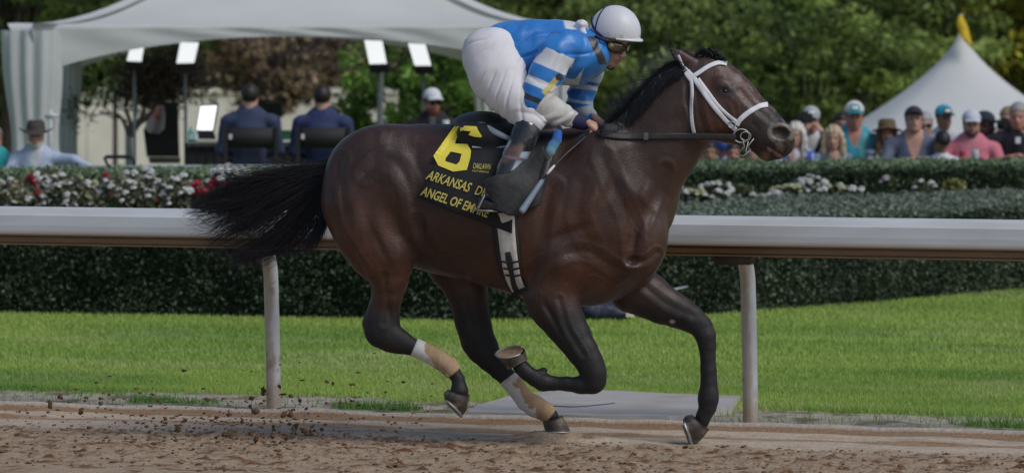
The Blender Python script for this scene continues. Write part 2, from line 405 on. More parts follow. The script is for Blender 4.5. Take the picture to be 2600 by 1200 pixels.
# ears laid back
for sd_, dx in ((-1, 0), (1, 26)):
    a = pt(1755 + dx, 160, sd_ * .045); b = pt(1722 + dx, 140, sd_ * .06); c = pt(1696 + dx * .8, 122, sd_ * .065)
    H.seg(a, b, .034, .030, .022, .016, k=.012); H.seg(b, c, .030, .004, .016, .005, k=.008)
def vnormal(v, f):
    a = v[f[:, 0]]; n_ = np.cross(v[f[:, 2]] - a, v[f[:, 3]] - v[f[:, 1]]); N = np.zeros_like(v)
    for i in range(4):
        for ax in range(3): N[:, ax] += np.bincount(f[:, i], n_[:, ax], len(v))
    return N / (np.linalg.norm(N, axis=1)[:, None] + 1e-12)
def horse_relief(v, f):
    """muscle ripples, tendons and a few veins"""
    px, py = to_px(v); r = .0022 * fbm(v, 7, 3, 31) + .0012 * fbm(v * (1, 1, .5), 18, 2, 5)
    w_ = np.exp(-(((px - 1560) / 130) ** 2 + ((py - 620) / 130) ** 2)); r = r + w_ * .0022 * np.sin(((px - 1500) * .8 + (py - 600) * .55) * .11 + 3 * fbm(v, 5, 2, 2))
    w_ = np.exp(-(((px - 960) / 90) ** 2 + ((py - 560) / 150) ** 2)); r = r + w_ * .0020 * np.sin((px * .95 - py * .22) * .09 + 3 * fbm(v, 5, 2, 7))
    w_ = np.exp(-(((px - 1260) / 170) ** 2 + ((py - 620) / 90) ** 2)); r = r + w_ * .0022 * np.sin((px * .97 - py * .10) * .14 + 2 * fbm(v, 4, 2, 9))      # ribs
    for L_, a in (([(1330, 700), (1250, 660), (1180, 640), (1100, 650)], .0022), ([(1600, 700), (1560, 720), (1500, 700), (1460, 740)], .0022), ([(1400, 850), (1380, 800), (1370, 740)], .002), ([(1872, 330), (1860, 290), (1850, 262)], .002), ([(1900, 345), (1880, 300), (1872, 262)], .0015), ([(1000, 800), (985, 740), (990, 690)], .0022), ([(1640, 610), (1600, 560), (1590, 500)], .0018)):
        c = crv(np.array(L_, float) + 0., 30); d = np.full(len(v), 99.)
        for q in c: d = np.minimum(d, np.hypot(px - q[0], py - q[1]))
        r = r + a * sstep(5.5, 1.5, d)
    for L_, a, w_ in (([(930, 440), (960, 412), (1000, 410), (1030, 450), (1048, 510), (1056, 580)], .0075, 20), ([(868, 400), (848, 450), (840, 500), (850, 560), (880, 620), (925, 690)], .0055, 13),
        ([(960, 470), (930, 560), (950, 640), (985, 700)], .0045, 22), ([(975, 700), (985, 760), (975, 820)], .0045, 10), ([(1060, 560), (1100, 640), (1180, 690)], .0045, 16),
        ([(1530, 400), (1560, 470), (1600, 560), (1612, 650)], .0065, 20), ([(1400, 480), (1372, 560), (1360, 650), (1345, 720)], .0065, 22), ([(1480, 470), (1470, 550), (1500, 620)], .0045, 20),
        ([(1350, 690), (1420, 650), (1490, 640), (1560, 680)], .0055, 16), ([(1690, 430), (1660, 500), (1620, 590), (1600, 660)], .0065, 15), ([(1600, 665), (1640, 660), (1668, 640)], .007, 10),
        ([(1420, 760), (1440, 830), (1480, 900)], .0045, 9), ([(1390, 780), (1425, 850)], .003, 7), ([(1640, 730), (1700, 775), (1760, 800)], .0045, 12), ([(1880, 230), (1915, 270), (1950, 300)], .0035, 10),
        ([(1560, 345), (1640, 330), (1720, 300)], .003, 22), ([(1768, 230), (1775, 290), (1790, 335)], .005, 12), ([(1180, 760), (1200, 830), (1195, 880)], .0045, 10), ([(1120, 400), (1060, 380), (1000, 350)], .004, 24)):
        c = crv(np.array(L_, float), 30); d = np.full(len(v), 99.)
        for q in c: d = np.minimum(d, np.hypot(px - q[0], py - q[1]))
        r = r - a * sstep(w_, 0, d) + a * .5 * sstep(w_ * .7, 0, abs(d - w_ * 1.5))
    return v + vnormal(v, f) * r[:, None]
HV, HF = H.surf(3)
HV = horse_relief(HV, HF)
HB = bvh(HV, HF)
ball(1222, 322, 72, .17, 0, k=.03, rz=34, ang=6)
for sd_ in (-1, 1): ball(1235, 345, 75, .07, sd_ * .17, k=.03, rz=40, ang=8)
PV, PF = H.surf(1); PB = bvh(PV, PF)
# coat colour: bay body, black points, dusty muzzle, with painted sheen and warm light
px_, py_ = to_px(HV)
bay = np.array((.041, .019, .014)); red = np.array((.088, .031, .015)); blk = np.array((.010, .009, .010)); dust = np.array((.15, .115, .09))
n1 = fbm(HV, 5, 3, 3)
C = bay + (red - bay) * np.clip(.15 + .6 * n1 + .5 * np.exp(-(((px_ - 880) / 110) ** 2 + ((py_ - 600) / 130) ** 2)) + .3 * np.exp(-(((px_ - 1420) / 120) ** 2 + ((py_ - 650) / 110) ** 2)), 0, 1)[:, None]  # red patch on the buttock paints in warm bounce light
top = sstep(470, 330, py_) * sstep(1600, 1200, px_) * .45
C = C * (1 - top[:, None]) + np.array((.030, .018, .016)) * top[:, None]
def cmix(C, c, w): w = np.clip(w, 0, 1)[:, None]; return C * (1 - w) + c * w
leg = sstep(735, 835, py_ + 14 * n1 + 24 * (HV[:, 1] > .1) * (px_ < 1300) + 20 * (px_ > 1600))
C = cmix(C, blk, leg)
C = cmix(C, np.array((.026, .015, .012)), .30 * sstep(1420, 1560, px_) * sstep(640, 480, py_ + 30 * n1) * sstep(1800, 1700, px_)); C = cmix(C, np.array((.075, .034, .017)), .5 * sstep(30, 5, abs((px_ - 1700) * .93 + (py_ - 530) * .35)) * (py_ > 400) * (py_ < 650))  # second mix paints a warm rim light down the neck front
C = cmix(C, blk, sstep(150, 60, np.hypot((px_ - 1975), (py_ - 365) * 1.1)) * .75)          # dark muzzle
C = cmix(C, blk, sstep(40, 14, np.hypot((px_ - 1841), (py_ - 231) * 1.5)) * .8)            # eye rim
C = cmix(C, dust, sstep(.25, .75, fbm(HV, 22, 3, 8) + .25) * sstep(46, 22, np.hypot(px_ - 1984, py_ - 350)) * .75)
C = cmix(C, np.array((.11, .095, .09)), sstep(.1, .7, fbm(HV, 40, 2, 4)) * (sstep(60, 20, abs((px_ - 1885) * .64 - (py_ - 222) * .77 - 8)) * (px_ > 1830) * (py_ < 330)) * .85)  # grey forehead sheen painted into the coat colour
dn_ = np.hypot((px_ - 1984) * .8, (py_ - 338) * 1.1)
C = cmix(C, np.array((.20, .17, .14)), band(dn_, 20, 27, 4) * sstep(-.5, .3, fbm(HV, 30, 2, 3) + .2) * .8); C = cmix(C, np.array((.012, .007, .006)), sstep(20, 14, dn_))
ml_ = (px_ - 1935) * .515 - (py_ - 361) * .857
C = cmix(C, np.array((.004, .003, .003)), sstep(3.4, 1.4, abs(ml_)) * (px_ > 1933) * (px_ < 1990)); C = cmix(C, np.array((.30, .17, .12)), band(-ml_, 4, 10, 3) * (px_ > 1948) * sstep(-.4, .4, fbm(HV, 24, 2, 13) + .1) * .7)
C = cmix(C, np.array((.22, .11, .08)), sstep(16, 6, np.hypot(px_ - 1945 + 3, (py_ - 396))) * .6)
C = cmix(C, np.array((.4, .36, .34)), sstep(9, 4, np.hypot((px_ - 1707), (py_ - 816) * 1.4)))
coat = mat('bay_coat', attr=True, rough=.40, var=.30, scale=70, bump=.0022, bscale=110, spec=.5, sheen=.06, stretch=(1, 1, 1.6))
_t = coat.node_tree; _n = _t.nodes.new('ShaderNodeTexNoise'); _n.inputs['Scale'].default_value = 9; _n.inputs['Detail'].default_value = 8; _n.inputs['Roughness'].default_value = .75
_m = _t.nodes.new('ShaderNodeMapRange'); _m.inputs[1].default_value = .3; _m.inputs[2].default_value = .7; _m.inputs[3].default_value = .27; _m.inputs[4].default_value = .55
_b = _t.nodes.new('ShaderNodeRGBToBW'); _a = [n for n in _t.nodes if n.type == 'ATTRIBUTE'][0]; _t.links.new(_a.outputs['Color'], _b.inputs[0])
_r = _t.nodes.new('ShaderNodeMapRange'); _r.inputs[1].default_value = .010; _r.inputs[2].default_value = .026; _r.inputs[3].default_value = .20; _r.inputs[4].default_value = 0; _t.links.new(_b.outputs[0], _r.inputs[0])
_s = _t.nodes.new('ShaderNodeMath'); _s.operation = 'ADD'; _t.links.new(_m.outputs[0], _s.inputs[0]); _t.links.new(_r.outputs[0], _s.inputs[1])
_t.links.new(_n.outputs[0], _m.inputs[0]); _t.links.new(_s.outputs[0], _t.nodes['Principled BSDF'].inputs['Roughness'])
horse = empty('horse', (0, 0, 0), 'dark bay racehorse at full gallop with black legs and white bridle, carrying the rider', 'horse')
mk('body', HV, HF, coat, horse, cols=C)
m_black = mat('black_hair', (.016, .015, .018), rough=.33, var=.3, scale=40, spec=.5)
m_hoof = mat('hoof_horn', (.05, .04, .035), rough=.55, var=.4, scale=25, dirt=(.26, .19, .13), dscale=22, damt=.7, bump=.002, bscale=60)
m_steel = mat('worn_steel', (.42, .42, .42), rough=.5, var=.3, metal=.7)
m_eye = mat('eye', (.006, .004, .004), rough=.06, var=0)
for sd_ in (-1, 1):
    B_ = Body(pt(1839, 231, sd_ * .09) - .05, pt(1839, 231, sd_ * .09) + .05, .004)
    B_.ell(pt(1840, 232, sd_ * .074), (.023, .020, .015), 0); v, f = B_.surf(1); mk('eye', v, f, m_eye, horse)
# hooves: each a tapered horn block with its own direction, plus shoe
def hoof(cb, cf, heel, toe, Y, tilt=0., wid=.92, bulge=.0):
    """cb, cf: back and front of the coronet; heel, toe: ends of the ground surface (photo px)"""
    s_ = SC(Y); sv = np.array((0, math.cos(R(tilt)), math.sin(R(tilt))))
    c0 = (W(*cb, Y) + W(*cf, Y)) / 2; a0 = (W(*cf, Y) - W(*cb, Y)) / 2; c1 = (W(*heel, Y) + W(*toe, Y)) / 2; a1 = (W(*toe, Y) - W(*heel, Y)) / 2
    n = 24; rings = 8; v = []; f = []
    for i in range(rings):
        t = i / (rings - 1); c = c0 * (1 - t) + c1 * t; A = a0 * (1 - t) + a1 * t; S_ = (np.array((0, 1., 0)) * (1 - t) + sv * t) * (np.linalg.norm(a0) * .98 * (1 - t) + np.linalg.norm(a1) * wid * t)
        k = 1 + .04 * (i == 0) - .010 * (i % 2) + bulge * math.sin(math.pi * t)
        for j in range(n):
            q = 2 * math.pi * j / n; v.append(c + (A * math.cos(q) + S_ * math.sin(q)) * k)
    V = np.array(v)
    for i in range(rings - 1):
        for j in range(n):
            a = i * n + j; b = i * n + (j + 1) % n; f.append((a, b, b + n, a + n))
    f.append(list(range(n))); f.append([(rings - 1) * n + j for j in range(n)][::-1])
    o = mk('hoof', V, f, m_hoof, horse)
    nrm = np.cross(a1, sv); nrm /= np.linalg.norm(nrm); nrm *= np.sign(nrm @ (c1 - c0))
    ring = V[-n:] + nrm * .004; cen = ring.mean(0)
    arc = [ring[j % n] * .97 + cen * .03 for j in range(-9, 10)]
    t_ = MB(); t_.tube(crv(arc, 40), .0085, 6, flat=.6); mk('horseshoe', np.vstack(t_.v), t_.f, m_steel, o)
    mk('sole', V[-n:] * .9 + V[-n:].mean(0) * .1 + nrm * .003, [list(range(n))], m_sole, o)
m_sole = mat('sole_clay', (.30, .19, .11), rough=.9, var=.3, scale=40, bump=.004, bscale=90)
hoof((1136, 989), (1191, 1001), (1128, 1010), (1174, 1056), yb(1160) - .16, bulge=.20, tilt=-14)
hoof((1378, 1068), (1428, 1055), (1384, 1092), (1448, 1093), yb(1400) + .17, bulge=.04)
hoof((1340, 911), (1290, 937), (1333, 888), (1259, 901), yb(1310) - .15, tilt=20)
hoof((1756, 1051), (1800, 1089), (1734, 1064), (1758, 1132), yb(1780) + .13, bulge=.14, tilt=-14)
# hind leg bandages
m_band = mat('bandage_tape', attr=True, rough=.85, var=.12, scale=60, bump=.0015, bscale=220)
def bandage(pairs, yo, body_rt, white):
    b = Body(np.min([pt(p[0], p[1], yo) for p in pairs], 0) - .12, np.max([pt(p[2], p[3], yo) for p in pairs], 0) + .12, .005)
    ch(pairs, yo, body_rt, k=.004, body=b)
    # cut both ends square to the leg
    X = b.ax[0][:, None, None]; Z = b.ax[2][None, None, :]
    for (i, j) in ((0, 1), (-1, -2)):
        a = (pt(pairs[i][0], pairs[i][1], yo) + pt(pairs[i][2], pairs[i][3], yo)) / 2; c2 = (pt(pairs[j][0], pairs[j][1], yo) + pt(pairs[j][2], pairs[j][3], yo)) / 2
        d = a - c2; d /= np.linalg.norm(d); dd = (X - a[0]) * d[0] + (Z - a[2]) * d[2]
        b.D = np.maximum(b.D, dd.astype(np.float32) + 0 * b.D)
    v, f = b.surf(1); px, py = to_px(v)
    A = np.array((pairs[0][0] + pairs[0][2], pairs[0][1] + pairs[0][3])) / 2; Z2 = np.array((pairs[-1][0] + pairs[-1][2], pairs[-1][1] + pairs[-1][3])) / 2
    ax = Z2 - A; L_ = np.linalg.norm(ax); ax = ax / L_
    t = ((px - A[0]) * ax[0] + (py - A[1]) * ax[1]) / L_; u = (-(px - A[0]) * ax[1] + (py - A[1]) * ax[0])
    nn = fbm(v, 30, 3, 5)
    wh = sstep(.0, .25, white(t, u) + .5 * nn)
    Cc = np.array((.40, .27, .16)) * (1 + .15 * nn[:, None]) * (1 - wh[:, None]) + np.array((.62, .60, .58)) * wh[:, None]
    Cc *= (1 - .45 * sstep(.006, .0, abs(t - .025)) - .25 * sstep(.012, 0, abs(t - .78)))[:, None]
    mk('leg_bandage', v, f, m_band, horse, cols=Cc)
bandage([(1041, 903, 1061, 858), (1078, 918, 1092, 873), (1108, 935, 1122, 890), (1125, 949, 1153, 908), (1139, 962, 1168, 930)], -.16, .9, lambda t, u: .35 - t * 1.2 + u * .035 + (t < .16) * .8)
bandage([(1271, 976, 1306, 938), (1300, 1009, 1332, 973), (1318, 1035, 1354, 998), (1340, 1052, 1376, 1008), (1364, 1060, 1401, 1026), (1377, 1066, 1420, 1045)], .17, .97, lambda t, u: .0 - t * .5 + u * .035 + (abs(t - .08) < .05) * .9)
# ---- hair
def hair(name, guides, n, rootY, spreadY, parent, rad=.0011, segs=16, clump=60, jit=6, seed=1, m=m_black, tipjit=20, wav=3.):
    """strands blended between neighbouring guides (photo px), gathered in locks"""
    g = np.random.default_rng(seed); Gd = np.array([crv(np.array(q, float), segs) for q in guides]); K = len(Gd)
    lock_u = g.uniform(0, K - 1, clump); lock_y = g.uniform(-1, 1, clump); lock_len = g.uniform(.80, 1.12, clump)
    V = []; F = []; t = np.linspace(0, 1, segs)
    for i in range(n):
        L_ = g.integers(clump); u = np.clip(lock_u[L_] + g.normal(0, .22), 0, K - 1.001); a = int(u); fr = u - a
        p = Gd[a] * (1 - fr) + Gd[a + 1] * fr
        ul = lock_u[L_]; al = min(int(ul), K - 2); pl = Gd[al] * (1 - (ul - al)) + Gd[al + 1] * (ul - al)
        cl = .88 * t[:, None] ** 1.1; p = p * (1 - cl) + pl * cl
        ln = lock_len[L_] * g.uniform(.75, 1.0); tt = np.clip(t * min(ln, 1.) * (segs - 1), 0, segs - 1); i0 = np.minimum(tt.astype(int), segs - 2); ff = (tt - i0)[:, None]
        p = p[i0] * (1 - ff) + p[i0 + 1] * ff
        p = p + g.normal(0, jit, 2) * (1 - .6 * t[:, None]) + g.normal(0, tipjit, 2) * (t[:, None] ** 2) * .5
        ph = g.uniform(0, 6.28); p = p + (np.sin(t * 7 + ph) * wav * t)[:, None] * np.array((.3, 1))
        y = rootY + spreadY * (lock_y[L_] * (.3 + .7 * t) + g.normal(0, .25, 1) * (.3 + .7 * t))
        P3 = np.array([W(q[0], q[1], yy) for q, yy in zip(p, y)])
        r = rad * (1 - .75 * t) * g.uniform(.7, 1.3)
        T = np.gradient(P3, axis=0); T /= np.linalg.norm(T, axis=1)[:, None] + 1e-9
        A = np.cross(T, (0, 1, 0)); A /= np.linalg.norm(A, axis=1)[:, None] + 1e-9; B = np.cross(T, A)
        ring = np.stack([P3 + r[:, None] * A, P3 + r[:, None] * (-.5 * A + .87 * B), P3 + r[:, None] * (-.5 * A - .87 * B)], 1).reshape(-1, 3)
        base = i * segs * 3; V.append(ring)
        k = np.arange(segs - 1)[:, None] * 3 + base
        F.append(np.concatenate([np.stack([k[:, 0] + j, k[:, 0] + (j + 1) % 3, k[:, 0] + 3 + (j + 1) % 3, k[:, 0] + 3 + j], 1) for j in range(3)]))
    return mk(name, np.vstack(V), np.vstack(F), m, parent)
tailG = [[(862, 418), (800, 424), (740, 432), (680, 436), (620, 428), (590, 424)],
         [(860, 420), (790, 428), (700, 445), (620, 468), (530, 508), (455, 532)],
         [(858, 425), (780, 440), (690, 470), (610, 505), (540, 525), (480, 528)],
         [(856, 430), (780, 460), (690, 500), (620, 540), (560, 560), (520, 590)],
         [(853, 440), (790, 480), (720, 530), (660, 575), (610, 605), (545, 640)],
         [(850, 445), (800, 495), (745, 555), (700, 600), (650, 640), (590, 672)],
         [(846, 455), (812, 510), (780, 560), (745, 605), (700, 640), (640, 668)],
         [(842, 465), (826, 515), (815, 560), (795, 605), (765, 640), (730, 662)],
         [(838, 475), (832, 515), (826, 550), (816, 585), (800, 620), (785, 645)]]
tail = hair('tail', tailG, 3900, yb(850), .085, horse, rad=.0015, clump=64, jit=7, tipjit=17, seed=8, wav=9)
hair('stray_tail_hair', [[(800, 430), (720, 415), (650, 410), (590, 405)], [(760, 440), (680, 425), (610, 420), (520, 440)], [(640, 500), (540, 530), (500, 545), (470, 590)], [(600, 540), (540, 590), (490, 580), (455, 545)], [(700, 600), (640, 630), (560, 640), (500, 690)], [(760, 600), (720, 660), (690, 690), (640, 700)]],
     420, yb(800), .1, horse, rad=.0009, clump=60, jit=10, tipjit=34, seed=5, wav=13)
crest = crv([(1538, 328), (1552, 316), (1575, 292), (1609, 262), (1650, 214), (1690, 178), (1722, 158)], 40)
def mane(name, n, lenpx, dirv, jitter, rad, seed, band, ylo, yhi):
    g = np.random.default_rng(seed); V = []; F = []; segs = 7; t = np.linspace(0, 1, segs)
    for i in range(n):
        ci_ = int(g.integers(len(crest))); c = crest[ci_] + g.normal(0, 4, 2) + np.array((.72, .69)) * g.uniform(*band) * (.35 + .65 * min(1, ci_ / 12))
        d = np.array(dirv) + g.normal(0, jitter, 2); ln = lenpx * g.uniform(.5, 1.2) * (.6 + .4 * min(1, ci_ / 10))
        p = c + d * ln * t[:, None] + np.array((-.5, .5)) * (ln * .25 * t[:, None] ** 2)
        off = g.uniform(ylo, yhi)
        P3 = []
        for q in p:
            h_ = cast(HB, *q); y_ = yb(q[0]) + off; P3.append(W(q[0], q[1], y_ if h_ is None else min(y_, h_[1] - .002 - .012 * abs(off + .01) / .05)))
        P3 = np.array(P3); r = rad * (1 - .8 * t)
        A = np.array((.7, 0, -.7)); B = np.array((0, 1., 0))
        ring = np.stack([P3 + r[:, None] * A, P3 + r[:, None] * (-.5 * A + .87 * B), P3 + r[:, None] * (-.5 * A - .87 * B)], 1).reshape(-1, 3)
        V.append(ring); k = np.arange(segs - 1)[:, None] * 3 + i * segs * 3
        F.append(np.concatenate([np.stack([k[:, 0] + j, k[:, 0] + (j + 1) % 3, k[:, 0] + 3 + (j + 1) % 3, k[:, 0] + 3 + j], 1) for j in range(3)]))
    return np.vstack(V), np.vstack(F)
v1, f1 = mane('mane', 5200, 36, (-.62, .42), .3, .0018, 11, (-6, 27), -.066, .04)
v2, f2 = mane('mane', 1700, 64, (-.50, -.62), .34, .0009, 12, (-8, 8), -.05, .05)
mk('mane', v1, f1, m_black, horse); mk('blown_mane_hair', v2, f2, mat('pale_blue_hair', (.16, .19, .24), rough=.5, var=.3, scale=30), horse)  # loose strands are a pale blue-grey, lighter than the mane
g_ = np.random.default_rng(4); mb = MB()
for i in range(420):
    u = g_.uniform(0, 1); c = np.array((1764 + 52 * u, 150 - 12 * math.sin(u * 3.1) + 8 * u)); th = g_.uniform(0, 1)
    q = crv([c + g_.normal(0, 3, 2), c + np.array((10, -14)) + g_.normal(0, 4, 2), c + np.array((24, 2)) + g_.normal(0, 5, 2)], 6)
    mb.tube([pt(a, b, g_.uniform(-.035, .035) + g_.normal(0, .003)) for a, b in q], .0018, 3, cap=False)
mb.out('forelock', m_black, horse)
# ---- tack projected on the coat
def near(px, py, off=.006, fall=None):
    p = cast(HB, px, py)
    if p is None or (fall is not None and p[1] > fall): return None
    return p - np.array((0, off, 0))
def strap(name, pts, wpx, m, parent, off=.006, th=.003, n=None, dY=None, edge=None):
    P = crv(pts, n or max(6, int(np.linalg.norm(np.diff(np.array(pts, float), axis=0), axis=1).sum() / 6)))
    T = np.gradient(P, axis=0); T /= np.linalg.norm(T, axis=1)[:, None]; N_ = np.stack([-T[:, 1], T[:, 0]], 1)
    K = 5; V = []; last = None; ww = np.broadcast_to(np.asarray(wpx, float), (len(P),)) if np.ndim(wpx) == 0 else np.interp(np.linspace(0, 1, len(P)), np.linspace(0, 1, len(wpx)), wpx)
    Ys = np.full((len(P), K), np.nan)
    for i in range(len(P)):
        for j in range(K):
            q = P[i] + N_[i] * ww[i] * (j / (K - 1) - .5); h = cast(HB, *q)
            if h is not None: Ys[i, j] = h[1]
    for i in range(len(P)):
        row = Ys[i]; ok = ~np.isnan(row)
        if ok.any(): row[~ok] = row[ok].max() + .01; last = row.copy()
        elif last is not None: Ys[i] = last
    Ys = np.where(np.isnan(Ys), np.nanmean(Ys), Ys)
    if dY is not None: Ys = np.minimum(Ys, np.array([[dY(P[i][0])] * K for i in range(len(P))]))
    for lay in (off + th, off - .004):
        for i in range(len(P)):
            for j in range(K):
                q = P[i] + N_[i] * ww[i] * (j / (K - 1) - .5)
                rnd = .0015 * (abs(j - 2) == 2) if lay == off + th else 0
                V.append(W(q[0], q[1], Ys[i, j] - lay + rnd))
    V = np.array(V); f = []; n_ = len(P)
    for i in range(n_ - 1):
        for j in range(K - 1):
            a = i * K + j; f.append((a, a + K, a + K + 1, a + 1)); b = a + n_ * K; f.append((b, b + 1, b + K + 1, b + K))
        a = i * K; b = a + n_ * K; f.append((a, b, b + K, a + K)); a += K - 1; b += K - 1; f.append((a, a + K, b + K, b))
    return mk(name, V, f, m, parent)
m_strap = mat('white_webbing', (.72, .73, .76), rough=.6, var=.08, scale=40, bump=.001, bscale=200)
bridle = empty('bridle', (0, 0, 0)); bridle.parent = horse
for nm, pts, wd in (('crownpiece', [(1722, 140), (1733, 168), (1745, 190), (1757, 205)], [7, 8, 12, 13]),
                    ('throatlatch', [(1747, 178), (1754, 200), (1757, 230), (1755, 270), (1757, 310), (1763, 341)], 9),
                    ('cheekpiece', [(1738, 172), (1760, 196), (1785, 232), (1815, 274), (1845, 308), (1868, 330)], [8, 13, 13, 12, 11, 12]),
                    ('cheekpiece', [(1772, 200), (1795, 232), (1825, 270), (1850, 294), (1874, 312)], [10, 11, 9, 9, 9]),
                    ('browband', [(1750, 200), (1775, 184), (1800, 168), (1825, 159), (1846, 162)], 11),
                    ('noseband', [(1870, 318), (1880, 303), (1903, 284), (1930, 269), (1950, 265)], 13)):
    o = strap(nm, pts, wd, m_strap, bridle)
m_rein = mat('dark_leather', (.022, .018, .018), rough=.6, var=.4, scale=30, bump=.001, bscale=90)
m_ring = m_steel
def ringat(cx, cy, rx, rz, Y, name, th=.004, rot=0):
    a = np.linspace(0, 2 * np.pi, 25); b_ = MB()
    c_, s_ = math.cos(R(rot)), math.sin(R(rot))
    b_.tube([W(cx + rx * math.cos(q) * c_ - rz * math.sin(q) * s_, cy + rx * math.cos(q) * s_ + rz * math.sin(q) * c_, Y) for q in a], th, 6, cap=False); return b_.out(name, m_ring, bridle)
yk = cast(HB, 1880, 340)[1] - .015
ringat(1882, 345, 20, 17, yk, 'bit_ring'); ringat(1893, 346, 13, 11, yk - .006, 'bit_ring', .003)
b_ = MB(); b_.tube([W(1885, 352, yk - .005), W(1890, 372, yk - .003), W(1876, 388, yk)], .003, 6); b_.tube([W(1870, 392, yk), W(1888, 396, yk), W(1906, 380, yk), W(1898, 372, yk), W(1914, 352, yk)], .003, 6)
b_.tube([W(1900, 358, yk), W(1893, 385, yk), W(1905, 385, yk)], .0028, 6); b_.out('bit', m_ring, bridle)
ringat(1858, 317, 9, 8, cast(HB, 1858, 317)[1] - .014, 'buckle', .003)
# white saddle cloth number etc.
m_cloth = mat('black_saddle_cloth', (.008, .0085, .011), rough=.75, var=.25, scale=25, bump=.0012, bscale=160, sheen=.1)
m_yel = mat('yellow_print', (.80, .68, .07), rough=.6, var=.06, scale=40)
m_gold = mat('gold_thread', (.62, .52, .12), rough=.55, var=.25, scale=120)
def cloth_patch(TL, TR, BL, BR, nu, nv, off, sag=0.):
    V = np.zeros((nv, nu, 3))
    for i in range(nv):
        t = i / (nv - 1)
        for j in range(nu):
            u = j / (nu - 1)
            q = (np.array(TL) * (1 - u) + np.array(TR) * u) * (1 - t) + (np.array(BL) * (1 - u) + np.array(BR) * u) * t
            q = q + np.array((0, sag * math.sin(math.pi * u) * t)); h = cast(PB, *q)
            y = h[1] if h is not None else (V[i, j - 1, 1] if j else yb(q[0]))
            rip = .004 * math.sin(u * 16 + t * 3) * t ** 2 + .003 * math.sin(u * 7 - t * 9) * t
            V[i, j] = W(q[0], q[1], min(y, yb(q[0]) - .0) - off - rip - .010 * sstep(.75, 1., t))
    return V
tack = horse
CV = cloth_patch((1160, 312), (1310, 316), (1059, 500), (1300, 592), 60, 50, .010, 2)
def grid_faces(nv, nu): 
    i = np.arange(nv - 1)[:, None] * nu + np.arange(nu - 1)[None]; i = i.ravel(); return np.stack([i, i + nu, i + nu + 1, i + 1], 1)
near_v = CV.reshape(-1, 3); far_v = near_v.copy()
mid = -0.15 * (to_px(near_v)[0] - 1300) / 500; far_v[:, 1] = 2 * mid - near_v[:, 1]
fg = grid_faces(50, 60); brf = np.array([(j, j + 1, j + 1 + 3000, j + 3000) for j in range(59)])
o = mk('saddle_cloth', np.vstack([near_v, far_v]), np.vstack([fg, fg[:, ::-1] + 3000, brf]), m_cloth, horse)
sm = o.modifiers.new('thickness', 'SOLIDIFY'); sm.thickness = .006; sm.offset = 0
CB = BVHTree.FromPolygons([tuple(p) for p in near_v.tolist()], fg.tolist())
cloth_o = o
def on_cloth(px, py, off=.009):
    h = cast(CB, px, py)
    k_ = 0
    while h is None and k_ < 60: k_ += 3; h = cast(CB, px + (k_ * .3 if px < 1160 else -k_ * .2), py + k_)
    h = np.array(W(px, py, h[1]))
    return h - np.array((0, off, 0))
def decal(name, V2, F, m):
    return mk(name, np.array([on_cloth(a, b) for a, b in V2]), F, m, cloth_o, smooth=False)
import bmesh
def poly_tri(outer, holes, dens=8):
    bm = bmesh.new(); es = []
    for loop in [outer] + holes:
        L_ = []
        for a, b in zip(loop, loop[1:] + loop[:1]):
            k = max(1, int(math.dist(a, b) / dens))
            for i in range(k): L_.append((a[0] + (b[0] - a[0]) * i / k, a[1] + (b[1] - a[1]) * i / k))
        vs = [bm.verts.new((p[0], p[1], 0)) for p in L_]
        es += [bm.edges.new((vs[i], vs[(i + 1) % len(vs)])) for i in range(len(vs))]
    bmesh.ops.triangle_fill(bm, use_beauty=True, use_dissolve=False, edges=es)
    
    for _ in range(3):
        bmesh.ops.subdivide_edges(bm, edges=[e for e in bm.edges if e.calc_length() > 9], cuts=1, use_grid_fill=False)
        bmesh.ops.triangulate(bm, faces=bm.faces)
    bm.verts.index_update(); V = [(v.co.x, v.co.y) for v in bm.verts]; F = [[v.index for v in f.verts] for f in bm.faces]; bm.free(); return V, F
c4 = lambda x, y: (1040 + x * .269, 280 + y * .269)
six = [c4(*p) for p in ((420, 152), (520, 145), (632, 152), (648, 190), (683, 245), (672, 256), (612, 250), (556, 232), (578, 200), (500, 190), (462, 206), (428, 314), (545, 318), (580, 378), (572, 450), (540, 562), (410, 577), (270, 520), (225, 428))]
hole = [c4(*p) for p in ((388, 388), (492, 410), (470, 486), (440, 512), (338, 480), (338, 455))]
V2, F2 = poly_tri(six, [hole]); decal('number', V2, F2, m_yel)
def text(s, p0, p1, size, m, shear=0., name='lettering', squash=1., bold=.0, serif=False):
    """letters laid along p0->p1 (photo px) on the cloth, built as mesh"""
    cu = bpy.data.curves.new('t', 'FONT'); cu.body = s; cu.size = 1; cu.fill_mode = 'FRONT'; cu.resolution_u = 3; cu.offset = bold
    ob = bpy.data.objects.new('t', cu); col.objects.link(ob)
    dg = bpy.context.evaluated_depsgraph_get(); me = bpy.data.meshes.new_from_object(ob.evaluated_get(dg))
    bm = bmesh.new(); bm.from_mesh(me); bmesh.ops.triangulate(bm, faces=bm.faces)
    V = np.array([v.co[:] for v in bm.verts]); F = [[v.index for v in f.verts] for f in bm.faces]; bm.free()
    bpy.data.objects.remove(ob); bpy.data.curves.remove(cu); bpy.data.meshes.remove(me)
    x0, x1 = V[:, 0].min(), V[:, 0].max(); p0 = np.array(p0, float); p1 = np.array(p1, float)
    e = p1 - p0; L_ = np.linalg.norm(e); e = e / L_; up = np.array((e[1], -e[0]))
    if serif:
        pass
    u = (V[:, 0] - x0) / (x1 - x0) * L_; h = V[:, 1] / .72 * size
    P = p0 + u[:, None] * e + h[:, None] * (up + shear * e)
    return decal(name, P.tolist(), F, m)
text('ARKANSAS', c4(150, 645), c4(552, 770), 25, m_gold, .22, bold=.012)
text('DERBY', c4(612, 790), c4(860, 850), 24, m_gold, .2)
